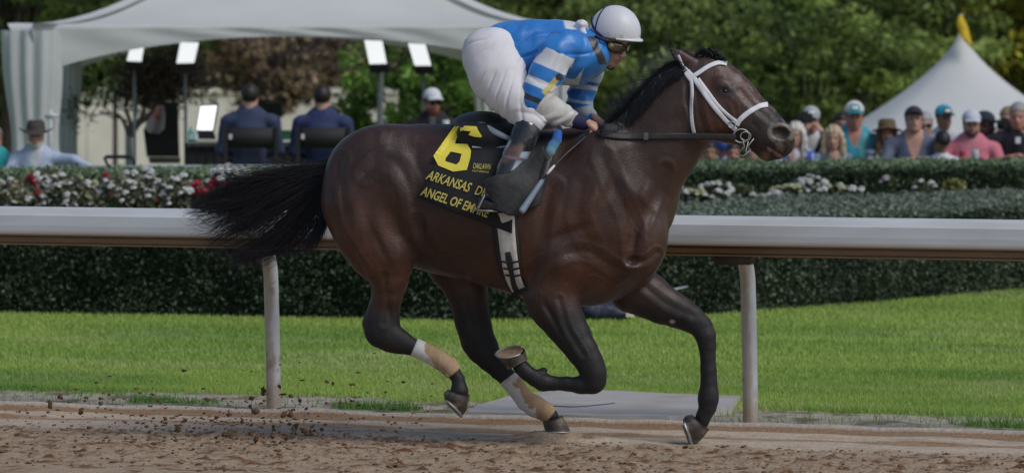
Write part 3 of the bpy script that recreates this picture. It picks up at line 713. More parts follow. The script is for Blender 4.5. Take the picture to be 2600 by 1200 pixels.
text('ANGEL OF EMPIRE', c4(100, 795), c4(730, 1010), 24, m_gold, .12, bold=.02)
text('OAKLAWN', c4(595, 548), c4(760, 560), 15, m_gold, .1)
text('HOT SPRINGS', c4(592, 578), c4(745, 592), 5, m_gold, .1)
# girth, as seen hanging over the barrel
m_girth = mat('cream_girth', (.62, .60, .56), rough=.7, var=.12, scale=20, dirt=(.25, .2, .16), dscale=9, damt=.35, bump=.001, bscale=150)
m_edge = mat('black_webbing', (.02, .02, .022), rough=.7, var=.2)
strap('girth_edge', [(1280, 545), (1284, 600), (1291, 660), (1301, 705), (1318, 738), (1326, 746)], [66, 64, 64, 58, 46, 40], m_edge, horse, off=.006, th=.003)
girth = strap('girth', [(1282, 540), (1287, 600), (1294, 660), (1303, 705), (1316, 735)], [48, 44, 42, 40, 34], m_girth, horse, off=.011, th=.005)
strap('girth_strap', [(1289, 640), (1293, 662), (1298, 690), (1305, 725), (1312, 740)], [14, 18, 12, 13, 14], m_edge, horse, off=.018, th=.003)
for i in range(3):
    y = 664 + 17 * i; strap('girth_buckle', [(1274 + 4 * i, y), (1296 + 4 * i, y + 3), (1318 + 3 * i, y - 1)], 5, m_edge, horse, off=.021, th=.002)
# ================================================================ SADDLE AND JOCKEY
m_leather = mat('black_leather', (.016, .016, .018), rough=.45, var=.4, scale=20, bump=.001, bscale=90, dirt=(.10, .10, .10), dscale=7, damt=.35)
m_suede = mat('worn_black_suede', (.035, .036, .037), rough=.9, var=.45, scale=14, bump=.004, bscale=50, dirt=(.12, .12, .12), dscale=5, damt=.55)
m_grey = mat('polished_grey_trim', (.35, .40, .48), rough=.25, var=.3, scale=9, coat=.5)
def Wp(px, py, Y): return W(px, py, Y)
def bchain(b, L, k=.015, op='+'):
    """L: (x1,y1,x2,y2,Y,ry) outline pairs at explicit distance, ry half depth in metres"""
    o = []
    for x1, y1, x2, y2, Y, ry in L:
        o.append((W((x1 + x2) / 2, (y1 + y2) / 2, Y), math.hypot(x1 - x2, y1 - y2) / 2 * SC(Y), ry))
    b.chain(o, k, op); return b
saddle = empty('saddle', (0, 0, 0), ); saddle.parent = horse
b = Body(W(1130, 470, 0) - (0, .34, 0), W(1450, 260, 0) + (0, .34, 0), .007)
b.ell(W(1222, 318, 0), (.150, .16, .072), .02); b.seg(W(1215, 322, 0), W(1300, 338, 0), .055, .04, .16, .14, .03); b.seg(W(1300, 342, 0), W(1405, 336, 0), .038, .05, .13, .10, .03)
v, f = b.surf(2); mk('seat', v, f, m_leather, saddle)
mb = MB(); mb.tube(crv([W(1214, 316, -.16), W(1232, 322, -.20), W(1256, 335, -.225), W(1292, 352, -.24)], 14), [.014, .018, .019, .019, .018, .018, .017, .017, .016, .015, .015, .014, .013, .012], 10, flat=.7)
mb.out('cantle_roll', m_grey, saddle)
strap('surcingle', [(1199, 372), (1235, 371), (1285, 371)], 8, m_grey, saddle, off=.022, th=.003)
def sheet(name, poly, Yf, m, parent, th=.012, dens=9):
    V2, F2 = poly_tri(poly, [], dens)
    V = [W(x, y, Yf(x, y)) for x, y in V2]
    o = mk(name, V, F2, m, parent); s_ = o.modifiers.new('thick', 'SOLIDIFY'); s_.thickness = th; s_.offset = 0; return o
sheet('side_panel', [(1290, 335), (1400, 338), (1412, 370), (1398, 430), (1370, 520), (1300, 548), (1272, 500), (1285, 420)], lambda x, y: (cast(HB, x, y)[1] if cast(HB, x, y) is not None else -.28) - .02, m_leather, saddle)
def flapY(x, y): return -.415 + .05 * sstep(470, 380, y) + .018 * math.sin((x * .8 - y * .45) * .045) + .012 * math.sin(x * .09 + y * .05)
sheet('saddle_flap', [(1227, 458), (1258, 446), (1290, 440), (1312, 425), (1330, 408), (1352, 398), (1380, 372), (1388, 396), (1380, 420), (1366, 465), (1352, 505), (1336, 538), (1318, 548), (1288, 546), (1264, 533), (1252, 512), (1236, 484)], flapY, m_suede, saddle, .010, 7)
sheet('stirrup_leather', [(1386, 398), (1392, 402), (1378, 440), (1368, 470), (1363, 468), (1374, 432)], lambda x, y: -.39, m_leather, saddle, .006)
b = Body(W(1370, 420, -.42), W(1450, 325, -.20), .005)
bchain(b, [(1404, 338, 1428, 342, -.30, .02), (1402, 354, 1426, 357, -.32, .018), (1390, 368, 1416, 374, -.335, .014), (1384, 382, 1408, 390, -.35, .015), (1388, 398, 1395, 402, -.35, .008)], .008)
v, f = b.surf(2); px, py = to_px(v); t = sstep(345, 372, py)[:, None]; t2 = sstep(372, 398, py)[:, None]
cc = np.array((.02, .10, .40)) * (1 - t) + np.array((.08, .22, .32)) * t; cc = cc * (1 - t2) + np.array((.22, .27, .29)) * t2
mk('towel', v, f, mat('blue_towel', attr=True, rough=.8, var=.1, scale=30), saddle, cols=cc)
# ---------------- rider
rider = empty('person', (0, 0, 0), 'jockey in blue and white silks, white breeches and white helmet crouching over the galloping horse', 'person')
C0 = W(1549, 106, -.02)
yaw, pit = R(38), R(18)
hf = np.array((math.cos(yaw) * math.cos(pit), -math.sin(yaw) * math.cos(pit), -math.sin(pit)))
hs = np.cross((0, 0, 1.), hf); hs /= np.linalg.norm(hs); hu = np.cross(hf, hs)
MH = np.stack([hf, hs, hu], 1)
HPt = lambda a, s_, u: C0 + hf * a + hs * s_ + hu * u
S = Body(W(1150, 560, 0) - (0, .42, 0), W(1670, 5, 0) + (0, .42, 0), .0052)
def head(b, P, M, k=.012, s=1.):
    b.ell(P(-.012, 0, .035), (.098 * s, .076 * s, .095 * s), k, M=M)          # skull
    b.ell(P(.020, 0, -.045), (.066 * s, .060 * s, .072 * s), k, M=M)          # face
    b.ell(P(.048, 0, -.098), (.030 * s, .030 * s, .024 * s), k, M=M)          # chin
    for q in (-1, 1):
        b.seg(P(-.015, q * .055, -.05), P(.045, q * .022, -.100), .022 * s, .018 * s, None, None, k)   # jaw
        b.ell(P(.055, q * .037, -.030), (.022, .020, .018), k, M=M)           # cheekbone
        b.ell(P(.083, q * .030, -.002), (.018, .017, .012), .010, '-', M)     # eye socket
        b.ell(P(.070, q * .031, -.003), (.0125, .0125, .0125), .003, M=M)     # eyeball
        b.ell(P(-.012, q * .076, -.012), (.020, .008, .030), .006, M=M)       # ear
        b.ell(P(-.006, q * .084, -.010), (.010, .006, .017), .006, '-', M)
        b.ell(P(.094, q * .010, -.046), (.010, .009, .008), .006, M=M)        # nostrils
    b.ell(P(.070, 0, .018), (.022, .045, .012), .012, M=M)                    # brow
    b.seg(P(.082, 0, -.002), P(.103, 0, -.040), .009, .011, None, None, .010) # nose
    b.ell(P(.083, 0, -.066), (.012, .024, .007), .006, M=M); b.ell(P(.080, 0, -.078), (.012, .020, .008), .006, M=M)
    b.ell(P(.095, 0, -.0715), (.014, .022, .0018), .003, '-', M)
head(S, HPt, MH)
S.seg(HPt(-.035, 0, -.055), W(1488, 140, -.01), .055, .062, None, None, .02)
# underlying limbs and trunk
bchain(S, [(1250, 95, 1260, 215, -.01, .15), (1310, 75, 1340, 195, -.01, .13), (1400, 72, 1430, 205, -.01, .15), (1466, 92, 1502, 176, -.01, .13)], .03)
armN = [(1372, 152, 1446, 136, -.215, .045), (1350, 198, 1420, 190, -.24, .045), (1337, 240, 1395, 228, -.26, .042), (1340, 278, 1392, 242, -.26, .04), (1372, 300, 1420, 262, -.235, .04), (1420, 310, 1444, 275, -.205, .034), (1452, 316, 1462, 290, -.19, .026), (1478, 322, 1486, 298, -.182, .024)]
armF = [(1478, 182, 1522, 188, .17, .045), (1453, 222, 1508, 218, .19, .042), (1450, 262, 1495, 250, .18, .04), (1480, 292, 1502, 275, .12, .032), (1506, 308, 1520, 296, .07, .026)]
bchain(S, armN, .012); bchain(S, armF, .012)
S.ell(W(1440, 130, -.13), (.06, .055, .06), .03); S.ell(W(1485, 150, .11), (.055, .05, .06), .03)
legN = [(1205, 150, 1300, 130, -.12, .085), (1225, 220, 1320, 190, -.17, .085), (1288, 272, 1345, 246, -.215, .062), (1318, 302, 1366, 282, -.24, .05), (1326, 322, 1364, 316, -.262, .045), (1300, 365, 1345, 375, -.29, .052), (1280, 410, 1318, 415, -.32, .045), (1262, 460, 1292, 462, -.345, .036), (1240, 505, 1272, 500, -.36, .034)]
bchain(S, legN, .02); bchain(S, [(l[0] + 8, l[1] - 2, l[2] + 8, l[3] - 2, -l[4] * .95, l[5]) for l in legN], .02)
# near hand gripping rein and whip: palm, four fingers, thumb
def hand(b, wr, kn, Y, n, side=1, w=.040):
    """wr wrist, kn knuckles (px); fingers curl down round the grip"""
    p0 = W(*wr, Y); p1 = W(*kn, Y); d = p1 - p0; d /= np.linalg.norm(d); dn = np.cross(d, (0, 1., 0)); dn *= -np.sign(dn[2]) if dn[2] > 0 else 1
    b.seg(p0, p1, .021, .019, .030, w, .008)
    for i in range(4):
        o = np.array((0, (i - 1.5) * .0195, 0)); L_ = (.88, 1., .95, .76)[i] * (1 if side > 0 else 1)
        a = p1 + o; q1 = a + d * .030 * L_ + dn * .012; q2 = q1 + dn * .026 * L_ + d * .002; q3 = q2 - d * .020 * L_ + dn * .004
        b.seg(a, q1, .0105, .0100, None, None, .003); b.seg(q1, q2, .0100, .0092, None, None, .003); b.seg(q2, q3, .0092, .0080, None, None, .003)
        b.ell(a + d * .002 - dn * .004, (.0105, .0098, .0105), .003)
    t0 = p0 * .45 + p1 * .55 + np.array((0, -side * w * .85, 0)) + dn * .006; t1 = t0 + d * .034 + dn * .012 + np.array((0, -side * .006, 0)); t2 = t1 + d * .026 + dn * .010
    b.seg(t0, t1, .013, .0115, None, None, .008); b.seg(t1, t2, .0115, .0085, None, None, .003)
    return p0, p1, d, dn
hand(S, (1484, 309), (1508, 318), -.180, 1)
S.seg(W(1500, 324, -.205), W(1501, 336, -.215), .0105, .0100, None, None, .005); S.seg(W(1501, 336, -.215), W(1497, 349, -.210), .0100, .0080, None, None, .003)
hand(S, (1513, 304), (1526, 312), .055, 1)
v, f = S.surf(2); px, py = to_px(v)
cc = np.tile(np.array((.50, .29, .21)), (len(v), 1)); nn = fbm(v, 25, 2, 2)
L3 = (v - C0) @ MH
cc = cmix(cc, np.array((.52, .24, .19)), np.exp(-(((L3[:, 0] - .06) ** 2 + (abs(L3[:, 1]) - .045) ** 2 + (L3[:, 2] + .045) ** 2) / .0006)) * .6)
cc = cmix(cc, np.array((.42, .15, .13)), (L3[:, 0] > .06) * sstep(.012, .006, abs(L3[:, 2] + .0715)) * sstep(.026, .018, abs(L3[:, 1])))
cc = cmix(cc, np.array((.25, .16, .12)), sstep(-.065, -.09, L3[:, 2]) * (L3[:, 0] > -.02) * (np.linalg.norm(L3, axis=1) < .17) * .35)
cc = cmix(cc, np.array((.05, .03, .02)), (L3[:, 2] > -.03) * (L3[:, 0] < -.03) * (np.linalg.norm(L3, axis=1) < .15))
cc *= (1 + .08 * nn[:, None])
m_skin = mat('skin', attr=True, rough=.5, var=.06, scale=60, bump=.0006, bscale=180)
m_skin.node_tree.nodes['Principled BSDF'].inputs['Subsurface Weight'].default_value = .08
mk('body', v, f, m_skin, rider, cols=cc)
# breeches
B2 = Body(W(1150, 360, 0) - (0, .42, 0), W(1440, 40, 0) + (0, .42, 0), .006)
B2.ell(W(1256, 152, -.005), (.160, .175, .146), .02)
B2.ell(W(1236, 132, -.06), (.125, .125, .12), .03); B2.ell(W(1236, 132, .06), (.125, .125, .12), .03)
brN = [(1180, 175, 1325, 120, -.12, .115), (1196, 212, 1335, 175, -.16, .11), (1232, 250, 1345, 215, -.19, .10), (1270, 280, 1366, 240, -.22, .088), (1296, 304, 1388, 270, -.245, .074), (1308, 318, 1380, 294, -.26, .064)]
bchain(B2, brN, .025); bchain(B2, [(l[0], l[1], l[2], l[3], -l[4], l[5]) for l in brN], .025)
bchain(B2, [(1330, 318, 1392, 306, -.272, .045), (1352, 334, 1370, 330, -.28, .025)], .012)
v, f = B2.surf(2)
def wrinkle(v, f, amp, fn):
    """push the surface along its normals"""
    a = v[f[:, 0]]; n_ = np.cross(v[f[:, 2]] - a, v[f[:, 3]] - v[f[:, 1]]); N = np.zeros_like(v)
    for i in range(4):
        for ax in range(3): N[:, ax] += np.bincount(f[:, i], n_[:, ax], len(v))
    N /= np.linalg.norm(N, axis=1)[:, None] + 1e-12
    return v + N * (amp * fn)[:, None]
px, py = to_px(v)
def ridges(px, py, ang, freq, seed, v, warp=14):
    c, s = math.cos(R(ang)), math.sin(R(ang)); u = px * c + py * s + warp * fbm(v, 7, 2, seed); w_ = -px * s + py * c
    r = np.sin(u * freq + 2.2 * fbm(np.stack([u * .01, w_ * .004, v[:, 1] * 3], 1), 2.2, 2, seed)); return np.sign(r) * abs(r) ** .7 * sstep(-.5, .4, fbm(v, 6, 2, seed + 5) + .1)
ap_ = np.arctan2(py - 60, px - 1330); rr_ = np.hypot(px - 1330, py - 60)
def crease(ph): return -np.clip(1 - np.abs(np.sin(ph)) * 1.6, 0, 1) ** 1.5
fn = crease(ap_ * 15 + 2.6 * fbm(v, 4, 2, 3)) * sstep(50, 130, rr_) * sstep(-.5, .3, fbm(v, 6, 2, 8) + .15) + crease((py * .9 + px * .25) * .055 + 2.4 * fbm(v, 5, 2, 9)) * sstep(235, 290, py) * .9 + .35 * fbm(v, 14, 2, 4)
v = wrinkle(v, f, .0066, fn)
m_breech = mat('white_breeches', (.74, .73, .76), rough=.75, var=.04, scale=12, bump=.0012, bscale=160)
mk('breeches', v, f, m_breech, rider)
# boots
for sd_ in (-1, 1):
    B3 = Body(W(1190, 555, 0) - (0, .45, 0) if sd_ < 0 else W(1190, 555, 0) + (0, .1, 0), W(1400, 300, 0) + ((0, -.15, 0) if sd_ < 0 else (0, .47, 0)), .0052)
    boot = [(1302, 326, 1372, 332, -.275, .062), (1293, 350, 1358, 368, -.29, .060), (1278, 385, 1338, 402, -.31, .056), (1264, 425, 1318, 432, -.33, .050), (1250, 465, 1298, 466, -.35, .042), (1238, 496, 1282, 492, -.365, .038)]
    bchain(B3, [(l[0], l[1], l[2], l[3], -sd_ * l[4], l[5]) for l in boot], .012)
    Yb = -sd_ * -.37 if False else sd_ * .37
    B3.seg(W(1229, 514, Yb), W(1262, 520, Yb), .035, .030, .032, .038, .012); B3.seg(W(1262, 520, Yb), W(1310, 526, Yb), .030, .020, .038, .034, .012)
    B3.seg(W(1214, 524, Yb), W(1262, 527, Yb), .012, .013, .026, .034, .008)
    v, f = B3.surf(2); px, py = to_px(v); nn = fbm(v, 18, 3, 6)
    cc = np.tile(np.array((.022, .022, .026)), (len(v), 1))
    axis_u = (px - (1335 - (py - 326) * .50)) 
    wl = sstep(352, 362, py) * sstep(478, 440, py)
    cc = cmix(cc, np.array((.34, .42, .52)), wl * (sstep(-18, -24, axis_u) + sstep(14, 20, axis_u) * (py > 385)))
    cc = cmix(cc, np.array((.13, .075, .055)), sstep(360, 378, py + 8 * nn) * sstep(420, 405, py + 8 * nn) * sstep(-30, -20, axis_u) * sstep(26, 14, axis_u) * sstep(-.6, .2, nn + .3))
    cc = cmix(cc, np.array((.20, .14, .18)), sstep(5, 2, abs(py - 398 - (px - 1290) * .2)) * wl)
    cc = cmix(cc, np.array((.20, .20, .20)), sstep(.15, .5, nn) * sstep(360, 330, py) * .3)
    v = wrinkle(v, f, .002, fbm(v, 30, 2, 4))
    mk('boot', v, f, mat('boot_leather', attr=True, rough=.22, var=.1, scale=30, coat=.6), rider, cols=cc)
    mb = MB(); mb.tube([W(1206, 533, Yb - .01), W(1264, 536, Yb - .01)], .006, 6, flat=4); mb.tube(crv([W(1212, 533, Yb + sd_ * .045), W(1228, 500, Yb + sd_ * .05), W(1240, 470, Yb + sd_ * .01)], 12), .0045, 6)
    mb.out('stirrup', m_steel, saddle)
# silks
B4 = Body(W(1220, 340, 0) - (0, .38, 0), W(1560, 30, 0) + (0, .38, 0), .0052)
bchain(B4, [(1258, 76, 1264, 140, 0, .145), (1272, 60, 1284, 168, -.005, .165), (1300, 54, 1330, 196, -.01, .175), (1350, 52, 1370, 208, -.01, .18), (1400, 55, 1425, 214, -.01, .185), (1445, 64, 1478, 212, -.01, .19), (1478, 80, 1518, 190, 0, .18)], .03)
bchain(B4, [(1462, 76, 1508, 120, 0, .10), (1486, 94, 1520, 150, -.01, .080)], .02)
slN = [(1400, 88, 1468, 150, -.185, .085), (1366, 142, 1456, 134, -.225, .075), (1341, 192, 1432, 190, -.25, .068), (1327, 238, 1408, 226, -.27, .062), (1326, 275, 1392, 238, -.272, .058), (1347, 298, 1404, 240, -.26, .055), (1382, 310, 1428, 255, -.235, .052), (1420, 317, 1447, 270, -.212, .042), (1447, 321, 1460, 284, -.196, .034)]
slF = [(1462, 130, 1532, 170, .15, .07), (1466, 182, 1532, 186, .18, .06), (1443, 222, 1518, 214, .19, .055), (1440, 262, 1504, 248, .18, .052), (1470, 295, 1508, 276, .13, .045), (1498, 310, 1522, 298, .08, .034)]
bchain(B4, slN, .012); bchain(B4, slF, .012)
v, f = B4.surf(2); px, py = to_px(v)
isF = v[:, 1] > .07; isN = (v[:, 1] < -.165) & (py > 90) & (((px < 1470 - (py - 130) * .45) & (px > 1395 - (py - 112) * 1.0)) | (py > 228))
dN = (px - 1380) * -.39 + (py - 119) * .92
isSl = isN & ((dN > -2) & (px > 1318)) & ((v[:, 1] < -.19) | (px < 1400) & (py > 215))
blue = np.array((.028, .215, .62)); wht = np.array((.66, .68, .72)); cream = np.array((.58, .57, .55)); navy = np.array((.02, .02, .05))
cc = np.tile(blue, (len(v), 1)); cc = cmix(cc, np.array((.02, .15, .50)), sstep(-.2, .4, fbm(v, 9, 2, 1)) * .5)
def band(d, a, b, s=2.): return sstep(a - s, a, d) * sstep(b + s, b, d)
upper = isSl & ~((px - 1347) * .83 + (py - 298) * .56 > 4) | isSl & (dN < 128)
for a_, b_ in ((0, 44), (80, 99)): cc = cmix(cc, wht, band(dN, a_, b_) * isSl)
fore = isSl & ((px - 1346) * .82 + (py - 298) * .57 > 0) & (dN > 100 + np.clip(px - 1400, 0, 60) * -1.2)
cc = cmix(cc, cream, fore.astype(float))
cc = cmix(cc, np.array((.03, .03, .035)), band(dN, 126, 138) * isSl * (px < 1382) * (~fore))
cc = cmix(cc, np.array((.62, .52, .18)), isSl * sstep(9, 6, abs((px - 1402) * .74 + (py - 215) * .66)) * sstep(34, 30, abs((px - 1402) * -.66 + (py - 215) * .74)))
cc = cmix(cc, np.array((.03, .03, .03)), isSl * sstep(12, 8, np.hypot(px - 1420, py - 196)))
# far sleeve hoops
for a_, b_ in ((172, 205), (216, 226), (256, 262)): cc = cmix(cc, np.array((.5, .54, .58)), band(py + (px - 1480) * -.12, a_, b_) * isF * (px > 1436) * (py > 170))
cc = cmix(cc, np.array((.5, .54, .58)), isF * sstep(268, 274, py + (px - 1480) * .25))
# star, chest band, collar
def intri(px, py, T):
    r = np.ones(len(px), bool)
    for (x1, y1), (x2, y2) in zip(T, T[1:] + T[:1]): r &= ((x2 - x1) * (py - y1) - (y2 - y1) * (px - x1)) > -20
    return r
body_ = ~isSl & ~isF & (v[:, 1] < .02)
for T in ([(1449, 218), (1482, 176), (1470, 214)], [(1428, 200), (1470, 208), (1440, 222)], [(1400, 212), (1460, 214), (1462, 226), (1400, 226)]):
    cc = cmix(cc, wht, (intri(px, py, T) | intri(px, py, T[::-1])) & body_)
cc = cmix(cc, wht, sstep(0, 3, 76 - py - abs(px - 1462) * .10) * sstep(1428, 1436, px + (py - 58) * -.3))
cc = cmix(cc, np.array((.04, .04, .05)), band(px - (py - 110) * .42, 1500, 1518, 3) * (py > 92) * (py < 172) * (v[:, 1] < .05) * (py < 165))
fn = 1.3 * crease((px * .25 + py * .97) * .040 + 3.2 * fbm(v, 4, 2, 12)) * body_ + .9 * crease((px * .8 - py * .6) * .05 + 2.5 * fbm(v, 5, 2, 15)) * (isSl | isF) + .6 * ridges(px, py, 78, .11, 2, v, 18) * body_ + ridges(px, py, 60, .24, 7, v, 8) * (fore | isF) * 1.0 + ridges(px, py, 40, .16, 5, v, 10) * (isSl & ~fore) * .8 + .5 * ridges(px, py, 20, .10, 12, v, 20) * body_
v = wrinkle(v, f, .0055, fn)
m_silk = mat('racing_silk', attr=True, rough=.42, var=.06, scale=30, bump=.0008, bscale=120, sheen=.2)
mk('racing_shirt', v, f, m_silk, rider, cols=cc)
# cuffs
for L_, nm in (([(1450, 324, 1461, 285, -.196, .035), (1463, 327, 1474, 290, -.19, .033), (1476, 330, 1486, 295, -.184, .031)], 0), ([(1500, 312, 1524, 299, .075, .034), (1508, 316, 1530, 303, .065, .031)], 0)):
    b = Body(W(L_[0][0], 345, L_[0][4]) - .08, W(L_[-1][2], 270, L_[0][4]) + .08, .004); bchain(b, L_, .004); v, f = b.surf(1); mk('cuff', v, f, mat('navy_knit', (.016, .016, .07), rough=.8, var=.1), rider)
# white neck scarf / collar ruffle
b = Body(W(1440, 130, 0) - .2, W(1520, 20, 0) + .2, .0055)
for i in range(9):
    a = i / 8 * math.pi; b.ell(W(1478 - 12 * math.sin(a) + 6 * (i % 2), 62 + i * 1.5 + 3 * (i % 3), -.11 + .22 * (i / 8)), (.026, .03, .024), .012)
b.seg(W(1470, 66, -.10), W(1484, 84, -.13), .022, .012, .02, .012, .01)
v, f = b.surf(1); v = wrinkle(v, f, .004, fbm(v, 45, 2, 2)); mk('collar', v, f, m_breech, rider)
# helmet: cover, peak, bands
hel = Body(HPt(0, 0, .05) - .24, HPt(0, 0, .05) + .24, .0052)
UH = np.array((.10, -.10, .99)); UH /= np.linalg.norm(UH); FH = np.array((1., -.55, -.17)); FH -= UH * (FH @ UH); FH /= np.linalg.norm(FH); SH = np.cross(UH, FH); MHel = np.stack([FH, SH, UH], 1)
HC = W(1563, 78, -.03); hp = lambda a, s_, u: HC + FH * a + SH * s_ + UH * u
hel.ell(hp(-.002, 0, -.008), (.134, .118, .136), 0, M=MHel)
X = hel.ax[0][:, None, None] - HC[0]; Y = hel.ax[1][None, :, None] - HC[1]; Z = hel.ax[2][None, None, :] - HC[2]
uu = X * UH[0] + Y * UH[1] + Z * UH[2]; ff = X * FH[0] + Y * FH[1] + Z * FH[2]
cut = -(uu + .032 + .05 * np.clip(-ff - .02, 0, .2) * 3)
hel.D = np.maximum(hel.D, cut.astype(np.float32)); hel.ell(hp(-.03, 0, -.075), (.095, .083, .09), .004, '-', MHel)
v, f = hel.surf(2); L4 = (v - HC) @ MHel; nn = fbm(v, 60, 2, 3)
cc = np.tile(np.array((.66, .67, .71)), (len(v), 1)); cc = cmix(cc, np.array((.34, .22, .16)), sstep(.0035, .001, abs(L4[:, 2] + .012)) * .5 * sstep(-.4, .3, nn) * (L4[:, 0] > -.06)); cc = cmix(cc, np.array((.4, .3, .24)), sstep(.35, .6, nn) * .5 * sstep(.02, -.03, L4[:, 2]))
m_hel = mat('helmet_cover', attr=True, rough=.45, var=.05, scale=40)
helmet = mk('helmet', v, f, m_hel, rider, cols=cc)
mb = MB()
a = np.linspace(-1.1, 1.1, 24); rim = np.array([hp(.132 * math.cos(q) + .02 * math.cos(q) ** 3, .118 * math.sin(q), -.030 - .004 * math.cos(q)) for q in a]); inn = np.array([hp(.118 * math.cos(q), .105 * math.sin(q), -.024) for q in a])
n_ = len(a); up = UH * .004; V_ = np.vstack([rim + up, inn + up, rim - up, inn - up]); F_ = []
for i in range(n_ - 1): F_ += [(i, i + 1, n_ + i + 1, n_ + i), (2 * n_ + i, 3 * n_ + i, 3 * n_ + i + 1, 2 * n_ + i + 1), (i, 2 * n_ + i, 2 * n_ + i + 1, i + 1)]
mb.add(V_, F_); mb.out('peak', mat('peak_white', (.68, .69, .72), rough=.4, var=.05), helmet)
hb = lambda t, k=1.012, tilt=0, off=0: hp(.134 * k * (math.cos(t) * math.sin(tilt)) + off, -.118 * k * math.sin(t), .136 * k * math.cos(t) * math.cos(tilt) - .008)
m_navy = mat('navy_elastic', (.012, .016, .075), rough=.6, var=.1)
HELB = bvh(v, f)
def on_hel(L_, r, off=.001):
    P = []
    for q in crv(np.array(L_, float), 26):
        h = cast(HELB, *q); P.append((h if h is not None else (P[-1] + W(*q, -.03) - W(*lq, -.03) if P else W(*q, -.03))) - np.array((0, off, 0))); lq = q
    m_ = MB(); m_.tube(P, r, 6); return m_
on_hel([(1541, 14), (1529, 28), (1520, 44), (1514, 62), (1511, 80)], .0045).out('band', m_navy, helmet)
on_hel([(1503, 42), (1503, 58), (1508, 72), (1518, 84), (1530, 93)], .007).out('band', m_navy, helmet)
mb = MB(); mb.tube(crv([W(1512, 90, -.137), W(1526, 98, -.14), W(1545, 104, -.142)], 10), .007, 6); mb.out('goggle_strap', m_navy, helmet)
mb = MB(); mb.tube(crv([HPt(-.02, .08, 0.02), HPt(.005, .076, -.05), HPt(.045, .03, -.122), HPt(.045, -.03, -.122), HPt(.005, -.076, -.05), HPt(-.02, -.08, .02)], 40), .005, 6, flat=1.6)
mb.tube([HPt(-.01, -.078, .0), HPt(0.0, -.082, -.035)], .011, 8); mb.out('chin_strap', m_edge, helmet)
# goggles
gog = empty('goggles', (0, 0, 0)); gog.parent = rider
def gpt(t, u, r=.1, e=.0): return HPt(.018 + (r - .018) * math.cos(t) , (r - .022) * math.sin(t), u)
m_lens = mat('amber_lens', (.10, .065, .03), rough=.04, var=.1, coat=1., spec=1.)
m_clear = mat('clear_lens', (.34, .36, .36), rough=.05, var=.35, scale=30, coat=1.)
for (t0, t1, m_, nm) in ((-1.28, -.06, m_lens, 'lens'), (.06, 1.28, m_clear, 'lens')):
    V_ = []; nu, nv = 14, 8
    for i in range(nv):
        for j in range(nu):
            t = t0 + (t1 - t0) * j / (nu - 1); e = 1 - abs(2 * j / (nu - 1) - 1) ** 3 * .35; V_.append(gpt(t, -.004 + (.5 - i / (nv - 1)) * .05 * e, .101 + .006 * math.sin(math.pi * i / (nv - 1))))
    o = mk(nm, np.array(V_), grid_faces(nv, nu), m_, gog); s_ = o.modifiers.new('t', 'SOLIDIFY'); s_.thickness = .003
mb = MB()
for sg in (-1, 1):
    rimp = [gpt(sg * (.06 + 1.22 * (.5 - .5 * math.cos(q))), -.004 + .028 * math.sin(q) * (1 - abs(math.cos(q)) ** 3 * .3), .104) for q in np.linspace(0, 2 * np.pi, 30)]
    mb.tube(rimp, .0042, 6, cap=False)
mb.tube(crv([gpt(-1.28, 0, .1), HPt(-.01, -.086, .012), HPt(-.04, -.085, .03)], 8), .007, 6); mb.tube(crv([gpt(1.28, 0, .1), HPt(-.01, .086, .012), HPt(-.04, .085, .03)], 8), .007, 6)
mb.out('frame', m_edge, gog)
c = gpt(-1.02, .0, .109); nrm = c - HPt(.018, 0, 0); nrm -= hu * (nrm @ hu); nrm /= np.linalg.norm(nrm); t1 = np.cross(nrm, hu)
mb = MB(); mb.tube([c - nrm * .004, c + nrm * .005], .0165, 20); mb.out('side_disc', mat('brass_disc', (.50, .36, .13), rough=.35, var=.2, metal=.4), gog)
mb = MB(); mb.tube([c + nrm * .005, c + nrm * .006], .010, 20); mb.out('disc_centre', mat('brass_pale', (.62, .50, .24), rough=.3, var=.1, metal=.4), gog)
# hair at the nape
b = Body(HPt(-.06, 0, -.03) - .14, HPt(-.06, 0, -.03) + .14, .006); b.ell(HPt(-.030, 0, .0), (.088, .082, .085), 0, M=MH)
L5x = b.ax[0][:, None, None] - C0[0]; L5y = b.ax[1][None, :, None] - C0[1]; L5z = b.ax[2][None, None, :] - C0[2]
fa = L5x * hf[0] + L5y * hf[1] + L5z * hf[2]; ua = L5x * hu[0] + L5y * hu[1] + L5z * hu[2]
b.D = np.maximum(b.D, (fa + .03 + 0 * ua).astype(np.float32)); b.D = np.maximum(b.D, (-(ua + .055) + 0 * fa).astype(np.float32)); v, f = b.surf(1); mk('hair', v, f, mat('dark_brown_hair', (.03, .02, .015), rough=.6, var=.4, scale=80), rider)
# whip
whip = empty('whip', (0, 0, 0), 'black riding whip with grey padded end, held low in the jockey\'s hand', 'whip')
wy = lambda x: -.205 - .30 * np.clip((1497 - x) / 175, 0, 1)
mb = MB(); q = [(1512, 318), (1490, 345), (1440, 388), (1400, 428), (1378, 456)]; mb.tube([W(a, b, wy(a)) for a, b in q], [.006, .007, .006, .004, .004], 8); mb.out('shaft', m_leather, whip)
mb = MB(); mb.tube([W(a, b, wy(a)) for a, b in ((1408, 420), (1396, 433), (1388, 443))], [.0055, .008, .006], 8); mb.out('keeper', mat('white_tape', (.62, .6, .62), rough=.6), whip)
mb = MB(); mb.tube([W(a, b, wy(a)) for a, b in ((1381, 453), (1374, 462), (1350, 498), (1326, 534), (1322, 538))], [.005, .013, .016, .018, .014], 10, flat=.45); mb.out('padded_flap', mat('grey_blue_pad', (.14, .18, .24), rough=.5, var=.3, scale=12), whip)
